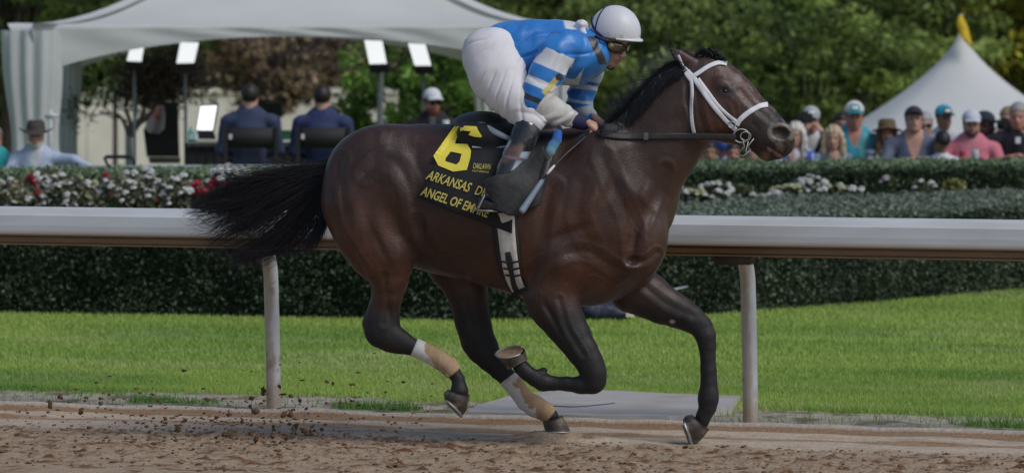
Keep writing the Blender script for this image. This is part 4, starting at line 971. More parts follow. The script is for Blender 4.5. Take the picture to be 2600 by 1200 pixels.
# rein
def reinY(x):
    t = (x - 1520) / (1882 - 1520); return (-.17) * (1 - t) + (yk - .004) * t
strap('rein', [(1516, 335), (1560, 344), (1640, 346), (1760, 346), (1868, 348)], [14, 18, 17, 17, 15], m_rein, bridle, off=.008, th=.004, dY=reinY)
strap('rein_keeper', [(1634, 347), (1646, 347)], 20, mat('rein_keeper', (.09, .085, .085), rough=.5), bridle, off=.013, th=.003, dY=reinY)
# ================================================================ SETTING
RA = G(690, 1040)[:2]; RB = G(1900, 1075)[:2]
re_ = (RB - RA) / np.linalg.norm(RB - RA); rn = np.array((re_[1], -re_[0])); rn *= -np.sign(rn[1])     # rn points to the track
def UV(u, v, z=0.): p = RA + re_ * u + rn * v; return np.array((p[0], p[1], z))
def toV(X, Y): return (X - RA[0]) * rn[0] + (Y - RA[1]) * rn[1]
def toU(X, Y): return (X - RA[0]) * re_[0] + (Y - RA[1]) * re_[1]
def PV(px, py, v):
    o = np.array((0, CAMY, CAMZ)); d = W(px, py, 0.) - o; d /= np.linalg.norm(d)
    t = (v - ((o[0] - RA[0]) * rn[0] + (o[1] - RA[1]) * rn[1])) / (d[0] * rn[0] + d[1] * rn[1]); return o + d * t
def gridmesh(us, vs, fn):
    U_, V_ = np.meshgrid(us, vs); P = fn(U_.ravel(), V_.ravel()); return P, grid_faces(len(vs), len(us))
# ---- far ground
m_far = mat('infield_grass', (.17, .20, .045), rough=.95, var=.35, scale=.6, dirt=(.34, .30, .10), dscale=.25, damt=.8)
mk('ground', [(-400, 15, -.3), (400, 15, -.3), (400, 900, -.3), (-400, 900, -.3)], [(0, 1, 2, 3)], m_far, kind='structure')
# ---- track
m_track = mat('track_dirt', attr=True, rough=.95, var=.22, scale=30, bump=.010, bscale=55, spec=.2)
hoofp = W(1412, 1094, yb(1400) + .17)
us = np.r_[np.arange(-40, -2.6, 1.6), np.arange(-2.6, 6.0, .016), np.arange(6, 44, 1.6)]; vs = np.r_[np.arange(.10, 3.4, .0125), np.arange(3.4, 30, 1.2)]
def trk(U_, V_):
    X = RA[0] + re_[0] * U_ + rn[0] * V_; Y = RA[1] + re_[1] * U_ + rn[1] * V_
    return np.stack([X, Y, 0 * X], 1)
P, F = gridmesh(us, vs, trk); V_ = toV(P[:, 0], P[:, 1]); U_ = toU(P[:, 0], P[:, 1])
Q = np.stack([U_ * .5, V_, 0 * U_], 1); edge = fbm(np.stack([U_ * .35, 0 * U_, 0 * U_], 1), 2.0, 3, 2) * .035
ve = V_ + edge
rough = sstep(1.22, 1.42, ve + .05 * fbm(Q, 6, 2, 9))
clod = fbm(Q, 13, 4, 3); Qi = np.stack([U_ * .8, V_, 0 * U_], 1); clod2 = np.clip(fbm(Qi, 19, 2, 4) + .5 * fbm(Qi, 41, 1, 6) - .05, 0, 1.2) ** 1.3
mound = np.exp(-(((P[:, 0] - hoofp[0]) / .26) ** 2 + ((P[:, 1] - hoofp[1]) / .15) ** 2) ** 1.5); rough = np.maximum(rough, sstep(.25, .6, mound + .15 * clod))
z = .022 * np.exp(-((ve - .15) / .035) ** 2) - .012 * np.exp(-((ve - .31) / .10) ** 2) - .012 * np.exp(-((ve - .80) / .05) ** 2) + .008 * fbm(Q, 5, 3, 1) * (1 - rough)
z += rough * (.009 * clod + .017 * clod2 * (1 - .7 * mound) - .006)
z += .044 * np.exp(-(((P[:, 0] - hoofp[0]) / .26) ** 2 + ((P[:, 1] - hoofp[1]) / .15) ** 2) ** 1.5)
z *= sstep(3.4, 2.8, V_) * (1 - .0) + 0
P[:, 2] = z
pale = np.array((.49, .40, .31)); tan = np.array((.28, .175, .10)); cl = np.array((.36, .27, .19)); dk = np.array((.13, .060, .026))
b1 = band(ve, .20, .46, .02); b2 = band(ve, .74, .92, .02)
Cc = np.tile(pale, (len(P), 1)); Cc = cmix(Cc, tan, b1 * .9 + b2 * .75 + .3 * sstep(.1, .6, fbm(Q, 12, 2, 8))); Cc = cmix(Cc, np.array((.50, .46, .41)), sstep(.03, .01, abs(ve - .15)))
Cc = cmix(Cc, cl, rough); Cc = cmix(Cc, dk, rough * np.clip(sstep(.15, .7, fbm(Qi, 15, 3, 21)) * .85 + sstep(.15, .5, clod2) * .35, 0, 1)); Cc = cmix(Cc, np.array((.42, .31, .21)), rough * sstep(-.2, -.7, clod) * .6)
mk('racetrack', P, F, m_track, cols=Cc, kind='structure')
# ---- lawn with sandy verge
m_lawn = mat('lawn_soil', attr=True, rough=.95, var=.2, scale=25, bump=.006, bscale=70, spec=.2)
us = np.r_[np.arange(-40, -4, 2.), np.arange(-4, 7, .04), np.arange(7, 44, 2.)]; vs = np.r_[np.arange(-40, -20, 1.5), np.arange(-20, .12, .05)]
P, F = gridmesh(us, vs, trk); V_ = toV(P[:, 0], P[:, 1]); U_ = toU(P[:, 0], P[:, 1])
def sand(X, Y):
    v = toV(X, Y); u = toU(X, Y); q = np.stack([u * .6, v * 1.0, 0 * u], -1)
    s_ = sstep(-1.15, -.75, v + .35 * fbm(q, 1.6, 3, 5) - .10 * (u > 2.4))
    tuft = sstep(.38, .55, fbm(q, 3.2, 2, 14)) * sstep(.35, .1, abs(v + .12))
    return np.clip(s_ - tuft * .9, 0, 1)
sd = sand(P[:, 0], P[:, 1]); P[:, 2] = .010 * fbm(P, 4, 3, 2) * sd - .004 + .012 * sstep(.02, .1, V_) * 0

Cc = cmix(np.tile(np.array((.20, .27, .06)), (len(P), 1)), np.array((.40, .35, .29)), sd); Cc = cmix(Cc, np.array((.17, .13, .10)), sd * sstep(0, .6, fbm(P, 7, 3, 6)))
keep = (P[F[:, 0], 1] < 18.5)
mk('lawn', P, F[keep], m_lawn, cols=Cc, kind='structure')
m_grass = mat('grass_blades', attr=True, rough=.65, var=0, trans=.35, spec=.25)
def blades(n, region, seed, hh=(.016, .034)):
    g = np.random.default_rng(seed); X = []; Y = []
    Yv = g.uniform(region[2], region[3], n) ** 1.0; hw = 1.12 * 1300 / FPX * (22 + Yv); Xv = g.uniform(-1, 1, n) * hw
    v = toV(Xv, Yv); keep = (v < .07) & (g.uniform(0, 1, n) > sand(Xv, Yv) * .97); keep &= Yv < hedge_front(Xv) + .12
    keep &= ~in_slab(Xv, Yv)
    Xv, Yv, v = Xv[keep], Yv[keep], v[keep]; m = len(Xv)
    q = np.stack([toU(Xv, Yv) * .5, v, 0 * v], 1); pat = fbm(q, .9, 3, 7)
    tall = sstep(-1.15, -.7, v) * 1.0
    h = g.uniform(*hh, m) * (1 + .9 * tall * sstep(-.3, .3, fbm(q, 2, 2, 4))); a = g.uniform(0, 2 * np.pi, m); wd = g.uniform(.0018, .0040, m) * (1 + (Yv > 4) * .8)
    ln = g.normal(0, .4, (m, 2)) * h[:, None]
    B0 = np.stack([Xv - wd * np.cos(a), Yv - wd * np.sin(a), 0 * Xv - .002], 1); B1 = np.stack([Xv + wd * np.cos(a), Yv + wd * np.sin(a), 0 * Xv - .002], 1); T = np.stack([Xv + ln[:, 0], Yv + ln[:, 1], h], 1)
    P = np.stack([B0, B1, T], 1).reshape(-1, 3); F = np.arange(3 * m).reshape(-1, 3)
    gl = np.array((.43, .56, .14)); gd = np.array((.17, .34, .07)); gy = np.array((.54, .59, .27))
    c = cmix(np.tile(gl, (m, 1)), gd, np.clip(.9 * tall * sstep(-.5, .3, pat + .2) + .30 * sstep(0, .5, pat), 0, 1)); c = cmix(c, gy, sstep(.0, .6, fbm(q, 1.7, 2, 9)) * .5 * (1 - tall)); c = cmix(c, gd, sstep(.05, .7, fbm(q * (.6, 1, 1), 1.1, 3, 19)) * .45); c *= g.uniform(.9, 1.1, (m, 1))
    return P, F, np.repeat(c, 3, 0)
HF_px = [(-400, 790), (0, 795), (600, 805), (1150, 815), (1500, 812), (1800, 800), (2200, 770), (2600, 735), (3000, 700)]
HFp = np.array([G(a, b_) for a, b_ in HF_px])
def hedge_front(x): return np.interp(x, HFp[:, 0], HFp[:, 1])
slab_px = [(1186, 1046), (1210, 1030), (1300, 1004), (1420, 991), (1560, 992), (1700, 1000), (1880, 1006), (1862, 1024), (1800, 1044), (1700, 1057), (1500, 1056), (1300, 1049)]
SLB = np.array([G(a, b_, .03)[:2] for a, b_ in slab_px])
def in_slab(X, Y):
    ins = np.zeros(len(X), bool); n = len(SLB)
    for i in range(n):
        x1, y1 = SLB[i]; x2, y2 = SLB[(i + 1) % n]
        c_ = ((y1 > Y) != (y2 > Y)) & (X < (x2 - x1) * (Y - y1) / (y2 - y1 + 1e-12) + x1); ins ^= c_
    return ins
P1, F1, C1 = blades(260000, 0, 1) if False else (None, None, None)
P1, F1, C1 = blades(230000, (0, 0, .3, 5.0), 1); P2, F2, C2 = blades(170000, (0, 0, 5.0, 14.5), 2, (.018, .034))
mk('grass', np.vstack([P1, P2]), np.vstack([F1, F2 + len(P1)]), m_grass, smooth=False, cols=np.vstack([C1, C2]), kind='stuff', label='short bright green grass of the infield lawn', cat='grass')
# ---- grey slab by the rail
bm_v = [(*p, .035) for p in SLB] + [(*p, -.03) for p in SLB]; n = len(SLB)
mk('ground_mat', bm_v, [list(range(n)), ] + [(i, i + n, (i + 1) % n + n, (i + 1) % n) for i in range(n)], mat('grey_mat', (.42, .40, .385), rough=.85, var=.10, scale=6, bump=.002, bscale=60, dirt=(.24, .19, .15), dscale=3, damt=.6), smooth=False,
   label='flat grey slab lying on the verge below the rail between its two posts', cat='slab')
mb = MB(); q = [G(a, b_, .037) for a, b_ in ((1390, 1029), (1450, 1032), (1490, 1030), (1560, 1023))]; mb.tube(crv(q, 12), .004, 4); mb.out('crack', mat('dark_crack', (.08, .09, .14)), bpy.data.objects['ground_mat'])
# ---- running rail
m_rail = mat('white_rail_paint', attr=True, rough=.5, var=.07, scale=3, dirt=(.36, .36, .35), dscale=2.2, damt=.5, stretch=(.4, 1, 3))
m_brown = mat('brown_reflection_channel', (.20, .115, .055), rough=.35, var=.25, scale=4, stretch=(.3, 1, 4), coat=.2)  # brown base colour paints in the reflection of the track dirt
rail = empty('rail', UV(0, 0), 'white running rail with channel painted brown like reflected dirt under its cover and curved posts along the track', 'rail')
zt = {y: PV(1300, y, .30)[2] for y in (546, 549, 562, 590, 612, 616, 618, 622, 634, 638, 642)}
def extr(name, prof, m, u0=-26., u1=26., closed=False, parent=rail, seg=1, pc=None):
    k = len(prof); us_ = np.linspace(u0, u1, seg + 1); V = [UV(u, v, z) for u in us_ for v, z in prof]; f = []
    for s_ in range(seg):
        for i in range(k - (0 if closed else 1)):
            a = s_ * k + i; b_ = s_ * k + (i + 1) % k; f.append((a, b_, b_ + k, a + k))
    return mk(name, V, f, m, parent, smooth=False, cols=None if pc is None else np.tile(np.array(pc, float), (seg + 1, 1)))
u0 = toU(*G(1330, 1058)[:2]) - .2
for i in range(-4, 5):     # rail cover comes in sections, butted
    a = u0 + i * 6.1
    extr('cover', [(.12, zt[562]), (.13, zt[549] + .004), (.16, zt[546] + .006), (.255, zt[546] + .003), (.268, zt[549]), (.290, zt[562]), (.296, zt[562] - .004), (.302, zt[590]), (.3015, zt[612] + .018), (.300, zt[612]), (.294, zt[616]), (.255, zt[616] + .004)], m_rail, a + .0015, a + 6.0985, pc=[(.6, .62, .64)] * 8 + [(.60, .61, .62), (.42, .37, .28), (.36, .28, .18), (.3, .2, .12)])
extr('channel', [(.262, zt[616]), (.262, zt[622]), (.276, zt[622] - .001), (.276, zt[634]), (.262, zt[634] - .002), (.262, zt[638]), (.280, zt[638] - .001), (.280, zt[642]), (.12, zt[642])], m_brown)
m_post = mat('post_paint', attr=True, rough=.45, var=.05, scale=6)
for pxu, pyb in ((690, 1040), (1900, 1075), (-530, 1008), (3120, 1112)):
    base = G(pxu, pyb); u = toU(base[0], base[1]); zb = zt[642]
    mb = MB(); pts = [UV(u + .012, -.0, -.05), UV(u + .008, 0, .3), UV(u, 0, .62), UV(u - .004, .0, zb - .16), UV(u - .006, .018, zb - .085), UV(u - .008, .055, zb - .03), UV(u - .01, .105, zb + .005), UV(u - .01, .17, zb + .02)]
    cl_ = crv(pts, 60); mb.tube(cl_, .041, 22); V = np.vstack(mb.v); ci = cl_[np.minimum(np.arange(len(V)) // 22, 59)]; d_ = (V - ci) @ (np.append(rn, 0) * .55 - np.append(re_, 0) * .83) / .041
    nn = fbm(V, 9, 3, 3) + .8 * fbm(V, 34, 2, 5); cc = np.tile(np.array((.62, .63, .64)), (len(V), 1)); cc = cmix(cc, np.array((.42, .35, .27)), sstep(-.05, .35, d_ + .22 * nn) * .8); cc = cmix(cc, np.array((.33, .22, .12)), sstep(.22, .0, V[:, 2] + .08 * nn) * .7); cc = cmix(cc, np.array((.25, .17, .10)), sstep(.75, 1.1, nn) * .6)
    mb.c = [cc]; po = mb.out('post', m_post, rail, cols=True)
    mb = MB(); v0 = UV(u - .11, .10, zb - .045); 
    mb.box((-.10, -.05, -.045), (.09, .06, .02), M=(np.stack([np.append(re_, 0), np.append(rn, 0), (0, 0, 1.)], 1), UV(u - .02, .20, zb)))
    mb.out('bracket', mat('dark_bracket', (.05, .035, .028), rough=.7, var=.3, scale=20), rail)
# ---- leaves
def leaves(P, N, size, col_a, col_b, g, flat=.5, aspect=.6, colj=.25, extra=None):
    n = len(P); d = g.normal(0, 1, (n, 3)); Nn = N * flat + d * (1 - flat) if N is not None else d
    Nn /= np.linalg.norm(Nn, axis=1)[:, None]; A = np.cross(Nn, g.normal(0, 1, (n, 3))); A /= np.linalg.norm(A, axis=1)[:, None]; B = np.cross(Nn, A)
    s_ = (size * g.uniform(.6, 1.3, n))[:, None]
    V = np.stack([P - A * s_, P + B * s_ * aspect + Nn * s_ * .15, P + A * s_, P - B * s_ * aspect + Nn * s_ * .15], 1).reshape(-1, 3)
    F = np.arange(4 * n).reshape(-1, 4); t = g.uniform(0, 1, n)[:, None] if extra is None else np.clip(extra[:, None] + g.normal(0, .22, (n, 1)), 0, 1)
    c = (np.array(col_a) * (1 - t) + np.array(col_b) * t) * g.uniform(1 - colj, 1 + colj, (n, 1))
    return V, F, np.repeat(c, 4, 0)
m_leaf = mat('hedge_leaves', attr=True, rough=.5, var=0, trans=.2, spec=.35)
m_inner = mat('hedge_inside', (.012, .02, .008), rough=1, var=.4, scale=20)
def hedge(front, back, h, dens, size, ca, cb, seed, label, topc=None, thick_top=0.02):
    """front, back: polylines (x, y) left to right with equal counts"""
    g = np.random.default_rng(seed); front = np.array(front); back = np.array(back); n = len(front)
    root = empty('hedge', (*front[n // 2], 0), label, 'hedge')
    V = []
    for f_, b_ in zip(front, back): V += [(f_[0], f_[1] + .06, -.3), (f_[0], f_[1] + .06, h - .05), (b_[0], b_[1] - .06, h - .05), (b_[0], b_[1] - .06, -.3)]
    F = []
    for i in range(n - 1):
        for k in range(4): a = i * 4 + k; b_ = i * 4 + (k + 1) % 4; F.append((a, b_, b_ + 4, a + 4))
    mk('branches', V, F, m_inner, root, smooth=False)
    Ps, Ns, Ex = [], [], []
    for i in range(n - 1):
        L_ = np.linalg.norm(front[i + 1] - front[i]); m_ = int(L_ * h * dens * 1.3); t = g.uniform(0, 1, m_)[:, None]; e = front[i] * (1 - t) + front[i + 1] * t
        dr = front[i + 1] - front[i]; nr = np.array((dr[1], -dr[0])) / L_; zz = g.uniform(0, h, m_)
        q = np.stack([e[:, 0], e[:, 1], zz], 1); bump_ = .035 * fbm(q, 3.5, 3, seed); off = g.normal(0, .022, m_) + abs(g.normal(0, .05, m_)) * (g.uniform(0, 1, m_) < .04) + bump_ - .02 * sstep(h - .08, h, zz) 
        Ps.append(np.stack([e[:, 0] + nr[0] * off, e[:, 1] + nr[1] * off, zz], 1)); Ns.append(np.tile((nr[0], nr[1], .25), (m_, 1))); Ex.append(.42 + .5 * fbm(q, 5, 2, seed + 3) + .35 * fbm(q, 1.3, 2, seed + 9))
        m_ = int(L_ * np.linalg.norm(back[i] - front[i]) * dens * .8); t = g.uniform(0, 1, m_)[:, None]; s_ = g.uniform(0, 1, m_)[:, None]
        e = (front[i] * (1 - t) + front[i + 1] * t) * (1 - s_) + (back[i] * (1 - t) + back[i + 1] * t) * s_; q = np.stack([e[:, 0], e[:, 1], 0 * t[:, 0]], 1)
        Ps.append(np.stack([e[:, 0], e[:, 1], h + .02 * fbm(q, 3, 2, seed) + g.normal(0, .018, m_)], 1)); Ns.append(np.tile((0, 0, 1.), (m_, 1))); Ex.append(1.5 + 0 * t[:, 0])
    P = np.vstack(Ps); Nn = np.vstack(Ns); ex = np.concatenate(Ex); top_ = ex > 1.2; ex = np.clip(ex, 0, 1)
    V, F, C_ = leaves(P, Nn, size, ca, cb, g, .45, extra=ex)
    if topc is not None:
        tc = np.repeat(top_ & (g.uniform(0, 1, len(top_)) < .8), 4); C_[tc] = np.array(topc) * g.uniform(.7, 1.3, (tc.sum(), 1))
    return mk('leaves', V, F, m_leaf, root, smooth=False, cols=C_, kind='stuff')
z1 = .68
fr = [p[:2] for p in HFp]
bk_y = np.interp([p[0] for p in fr], [G(1300, 530, z1)[0], G(1720, 522, z1)[0], G(2150, 502, z1)[0], G(2600, 482, z1)[0]], [11.6, 14.0, 15.8, 17.0])
bk = [(p[0] * 1.0 + (0.0), y) for p, y in zip(fr, bk_y)]
bk[-1] = (bk[-1][0] + 2, 18.2); bk[-2] = (G(2620, 482, z1)[0], 17.2)
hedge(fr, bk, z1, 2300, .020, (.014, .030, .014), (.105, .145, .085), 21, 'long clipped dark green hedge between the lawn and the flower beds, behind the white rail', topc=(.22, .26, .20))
z2 = .92
f2 = [G(a, b_, z2)[:2] for a, b_ in ((-300, 446), (0, 446), (500, 446), (900, 443), (1300, 436), (1720, 427), (2150, 423), (2600, 419), (2900, 416))]
b2 = [G(a, b_, z2)[:2] for a, b_ in ((-300, 432), (0, 432), (500, 432), (900, 430), (1300, 422), (1720, 415), (2150, 411), (2600, 407), (2900, 404))]
hedge(f2, b2, z2, 1500, .022, (.012, .030, .012), (.045, .085, .028), 22, 'low clipped hedge in front of the spectators, behind the flower beds', topc=(.22, .30, .17))
# bed soil
mk('flower_bed_soil', [(-9, 11, .15), (1.5, 11, .15), (4.5, 14, .15), (9, 17.8, .15), (9, 19, .15), (-9, 15.2, .15)], [(0, 1, 2, 3, 4, 5)], mat('bed_cover', (.07, .09, .05), rough=1, var=.4, scale=3, bump=.02, bscale=30), kind='structure')
# ---- rose bushes
m_fl = mat('petals', attr=True, rough=.6, var=.05, trans=.25)
def bloom_mesh(colr, seed):
    g = np.random.default_rng(seed); V, F, C_ = [], [], []
    for i in range(16):
        a = g.uniform(0, 6.28); e = g.uniform(.1, 1.4); c = np.array((math.cos(a) * math.cos(e), math.sin(a) * math.cos(e), math.sin(e))) * .6
        t1 = np.cross(c, (0, 0, 1.) if e < 1.2 else (1., 0, 0)); t1 /= np.linalg.norm(t1); t2 = np.cross(t1, c); t2 /= np.linalg.norm(t2); n = len(V)
        for p in (-.55 * t1, -.45 * t2 + c * .2, .55 * t1, .45 * t2 + c * .25): V.append(c + p)
        F.append((n, n + 1, n + 2, n + 3)); C_ += [np.array(colr) * g.uniform(.8, 1.05)] * 4
    return mesh('bloom', V, F, m_fl, False, np.array(C_))
wb = [bloom_mesh((.80, .80, .78), i) for i in range(3)]; rb = [bloom_mesh((.42, .03, .05), 5), bloom_mesh((.55, .02, .10), 6)]; cb = [bloom_mesh((.62, .62, .40), 7)]; cr = [bloom_mesh((.80, .03, .13), 8), bloom_mesh((.70, .02, .10), 9)]
def bush(px, py, Y, rx, rz, label, blooms, group='flowering bushes in the beds', ca=(.03, .06, .02), cb_=(.13, .16, .06), nl=900, seed=0, bs=.03, pxs=None):
    """blooms: (mesh list, count)"""
    g = np.random.default_rng(seed + int(px)); c = W(px, py, Y); s_ = SC(Y); rx_ = rx * s_; rz_ = rz * s_
    root = empty('flower_bush', (c[0], Y, .15), label, 'bush', group)
    d = g.normal(0, 1, (nl, 3)); d /= np.linalg.norm(d, axis=1)[:, None]; r = g.uniform(.35, 1, nl)[:, None] ** .6
    P = c + d * r * (rx_, rx_ * .6, rz_); q = P.copy(); P[:, 2] -= 0
    nn = nl // 2; P2 = np.stack([c[0] + g.normal(0, rx_ * .5, nn), Y + g.normal(0, rx_ * .3, nn), g.uniform(.15, c[2], nn)], 1)
    V, F, C_ = leaves(np.vstack([P, P2]), np.vstack([d, d[:nn]]), .024, ca, cb_, g, .4); mk('foliage', V, F, m_leaf, root, smooth=False, cols=C_, kind='stuff')
    for ms, k in blooms:
        for i in range(k):
            a = g.uniform(-1, 1); b_ = g.uniform(-1, 1); b_ = b_ if a * a + b_ * b_ < 1 else b_ * .4
            p = c + np.array((a * rx_, -rx_ * .6 * math.sqrt(max(0, 1 - a * a)) * g.uniform(.4, 1.1), b_ * rz_ * 1.05 + .01))
            o = bpy.data.objects.new('bloom', ms[int(g.integers(len(ms)))]); col.objects.link(o); o.parent = root; o.location = p - np.array(root.location)
            sc_ = bs * g.uniform(.75, 1.35); o.scale = (sc_, sc_, sc_ * .8); o.rotation_euler = (g.uniform(-.4, .4), g.uniform(-.4, .4), g.uniform(0, 6))
BL = 'flowering bushes in the bed left of the horse'
for i, (x, y, rx, rz, bl, lab) in enumerate((
    (20, 505, 60, 34, [(wb, 9)], 'white flowering bush at the far left end of the bed, above the rail'),
    (60, 492, 44, 32, [(rb, 9), (wb, 2)], 'dark red flowering bush second from the left end of the bed'),
    (125, 482, 52, 44, [(wb, 14)], 'tall white flowering bush right of the dark red bush'),
    (185, 498, 50, 34, [(wb, 9), (cb, 2)], 'white flowering bush with bare leafy lower half'),
    (240, 505, 50, 30, [(cb, 6), (wb, 3)], 'cream flowering bush with few blooms near the middle of the left bed'),
    (300, 490, 52, 36, [(wb, 9), (rb, 1)], 'white flowering bush with a few red blooms beside it'),
    (352, 480, 48, 42, [(wb, 14)], 'full white flowering bush in the middle of the left bed'),
    (398, 505, 50, 30, [(wb, 8), (rb, 3)], 'low white bush with scattered red blooms'),
    (440, 490, 46, 36, [(wb, 11)], 'white flowering bush just left of the crimson bush'),
    (500, 488, 46, 20, [(cr, 16), (wb, 1)], 'low bright crimson flowering bush near the tip of the horse tail'),
    (585, 452, 46, 16, [(wb, 22)], 'dense white blooming bush above the crimson one behind the tail'),
    (590, 472, 50, 24, [(cr, 34)], 'dense crimson flowering bush behind the horse tail'),
    (660, 485, 50, 30, [(wb, 6)], 'white flowering bush hidden behind the horse tail'),
    (750, 488, 50, 30, [(wb, 7)], 'white flowering bush between tail and hindquarters'))):
    bush(x, y - 9, 12.6 + (i * 37 % 5) * .3, rx, rz * 1.08, lab, [(a_, int(k_ * 2.1)) for a_, k_ in bl], BL, (.10, .12, .06), (.38, .37, .25), 650, i, .036)
for i, (x, y, rx, rz, bl, lab) in enumerate((
    (1712, 492, 22, 20, [(wb, 9)], 'small white flowering bush right behind the horse neck'),
    (1750, 492, 34, 16, [(cb, 7), (wb, 4)], 'cream and white flowering bush beside the large white one'),
    (1815, 488, 44, 26, [(wb, 34)], 'large dense white flowering bush right of the horse chest'),
    (1880, 488, 46, 20, [(wb, 2)], 'leafy bush with hardly any blooms right of the large white bush'),
    (1950, 500, 44, 9, [(wb, 14)], 'low straggling row of small white blooms below the yellowish bush'),
    (2000, 486, 40, 12, [(cb, 16)], 'low cream yellow flowering bush left of the white clump'),
    (2062, 472, 36, 22, [(wb, 26)], 'upright white flowering bush in the middle of the right bed'),
    (2120, 482, 26, 10, [(wb, 5), (cb, 5)], 'small clump of large white blooms on grey green cover'),
    (2165, 483, 24, 8, [(wb, 11)], 'rightmost low white bloom clump of the central bed'),
    (2255, 462, 24, 12, [(wb, 3), (rb, 1)], 'lone white blooms in front of the right part of the hedge'),
    (2345, 474, 28, 12, [(wb, 5)], 'small white bush left of the yellow green shrub'),
    (2425, 470, 30, 16, [(cb, 1)], 'pale yellow green shrub at the right end of the bed'))):
    bush(x, y, 14.6 + i * .15, rx, rz, lab, bl, 'flowering bushes in the bed right of the horse', (.09, .11, .06) if i != 11 else (.14, .15, .04), (.16, .18, .09) if i != 11 else (.35, .36, .12), 500, 40 + i, .038)
for cx, cy, Y in ((1985, 470, 16.0), (1800, 472, 15.4)):
    pass
# ---- bag and stick by the hedge
b = Body(G(1470, 812) + (-.1, -.4, -.02), G(1620, 812) + (.1, .5, .4), .012)
c = G(1545, 812); b.seg(c + (-.14, 0, .07), c + (.10, .05, .05), .09, .07, .14, .12, .02); b.seg(c + (-.16, .02, .13), c + (-.02, 0, .07), .06, .06, .1, .1, .04)
v, f = b.surf(2); v = wrinkle(v, f, .012, fbm(v, 14, 3, 3)); bag = empty('bag', c, 'dark navy cloth bag with a pale tag at the foot of the hedge', 'bag')
mk('sack', v, f, mat('navy_cloth', (.018, .022, .05), rough=.6, var=.3, scale=15), bag)
mb = MB(); mb.box((-.03, -.02, 0), (.03, .02, .07), M=(np.eye(3), c + (.155, -.12, .03))); mb.out('tag', mat('pale_tag', (.62, .62, .4), rough=.7), bag, smooth=False)
mb = MB(); mb.tube([W(1700, 738, 9.4), W(1722, 732, 9.5), W(1745, 727, 9.6)], [.010, .009, .007], 8); mb.out('stick', mat('pale_blue_stick', (.32, .38, .44), rough=.5), label='thin pale stick poking out of the hedge above the reaching foreleg', cat='stick')
# ---- flying dirt
m_clod = mat('clods', (.13, .068, .034), rough=.95, var=.4, scale=60, bump=.004, bscale=80, island=.35)
def clod_mesh(seed, n=10):
    g = np.random.default_rng(seed); bm = bmesh.new(); bmesh.ops.create_icosphere(bm, subdivisions=2, radius=1)
    for v in bm.verts: v.co *= 1 + .8 * vnoise(np.array([v.co[:]]), 1.9, seed)[0] + .4 * vnoise(np.array([v.co[:]]), 4.5, seed)[0]
    V = [v.co[:] for v in bm.verts]; F = [[q.index for q in f.verts] for f in bm.faces]; bm.free(); return V, F
CM = [clod_mesh(i) for i in range(6)]; CMe = [mesh('clod', v, f, m_clod) for v, f in CM]
g = np.random.default_rng(77)
for i in range(46):
    cx, cy = (g.normal(640, 110), g.normal(1085, 34)) if i > 12 else (g.uniform(100, 850), g.uniform(960, 1060))
    if i < 4: cx, cy = ((738, 1052), (640, 1010), (845, 972), (830, 968))[i]
    Y = g.uniform(-.5, .6); o = bpy.data.objects.new('dirt_clod', CMe[i % 6]); col.objects.link(o); r = g.uniform(.006, .014) * (1.5 if i == 0 else 1)
    p = W(cx, min(cy, 1140), Y); p[2] = max(p[2], .03); o.location = p; o.scale = (r * g.uniform(1, 1.8), r, r); o.rotation_euler = g.uniform(0, 6, 3)
    tag(o, 'small brown clod of dirt kicked up into the air behind the horse', 'dirt clod', 'dirt clods flying behind the horse')
V, F = [], []; n = 0
for i in range(1100):
    cx, cy = (g.normal(560, 170), g.normal(1100, 38)) if i % 3 else (g.uniform(0, 1100), g.normal(1050, 55)); Y = g.uniform(-.9, .9); p = W(cx, cy, Y)
    if p[2] < .01: continue
    v_, f_ = CM[i % 6]; r = .0018 + .0055 * g.uniform() ** 2.5; v_ = np.array(v_) * r * (g.uniform(1, 2.2), g.uniform(.7, 1.3), g.uniform(.6, 1.1)) + p; V.append(v_); F += [[a + n for a in q] for q in f_]; n += len(v_)
mk('flying_dirt', np.vstack(V), F, m_clod, kind='stuff', label='fine spray of dirt thrown up behind the galloping horse', cat='dirt')
V, F = [], []; n = 0
for i in range(2600):
    u = g.uniform(-3, 6.4); v0 = g.uniform(1.25, 3.3); p = UV(u, v0, 0); p[2] = .004; v_, f_ = CM[i % 6]; r = abs(g.normal(0, .0022)) + .0022 + (i % 25 == 0) * .004; v_ = np.array(v_) * r * (1.7, 1.2, .7) + p
    V.append(v_); F += [[a + n for a in q] for q in f_]; n += len(v_)
mk('loose_dirt', np.vstack(V), F, mat('loose_clods', (.21, .125, .068), rough=.95, var=.4, scale=40, island=.4), kind='stuff', label='loose crumbs of dirt on the harrowed track', cat='dirt')
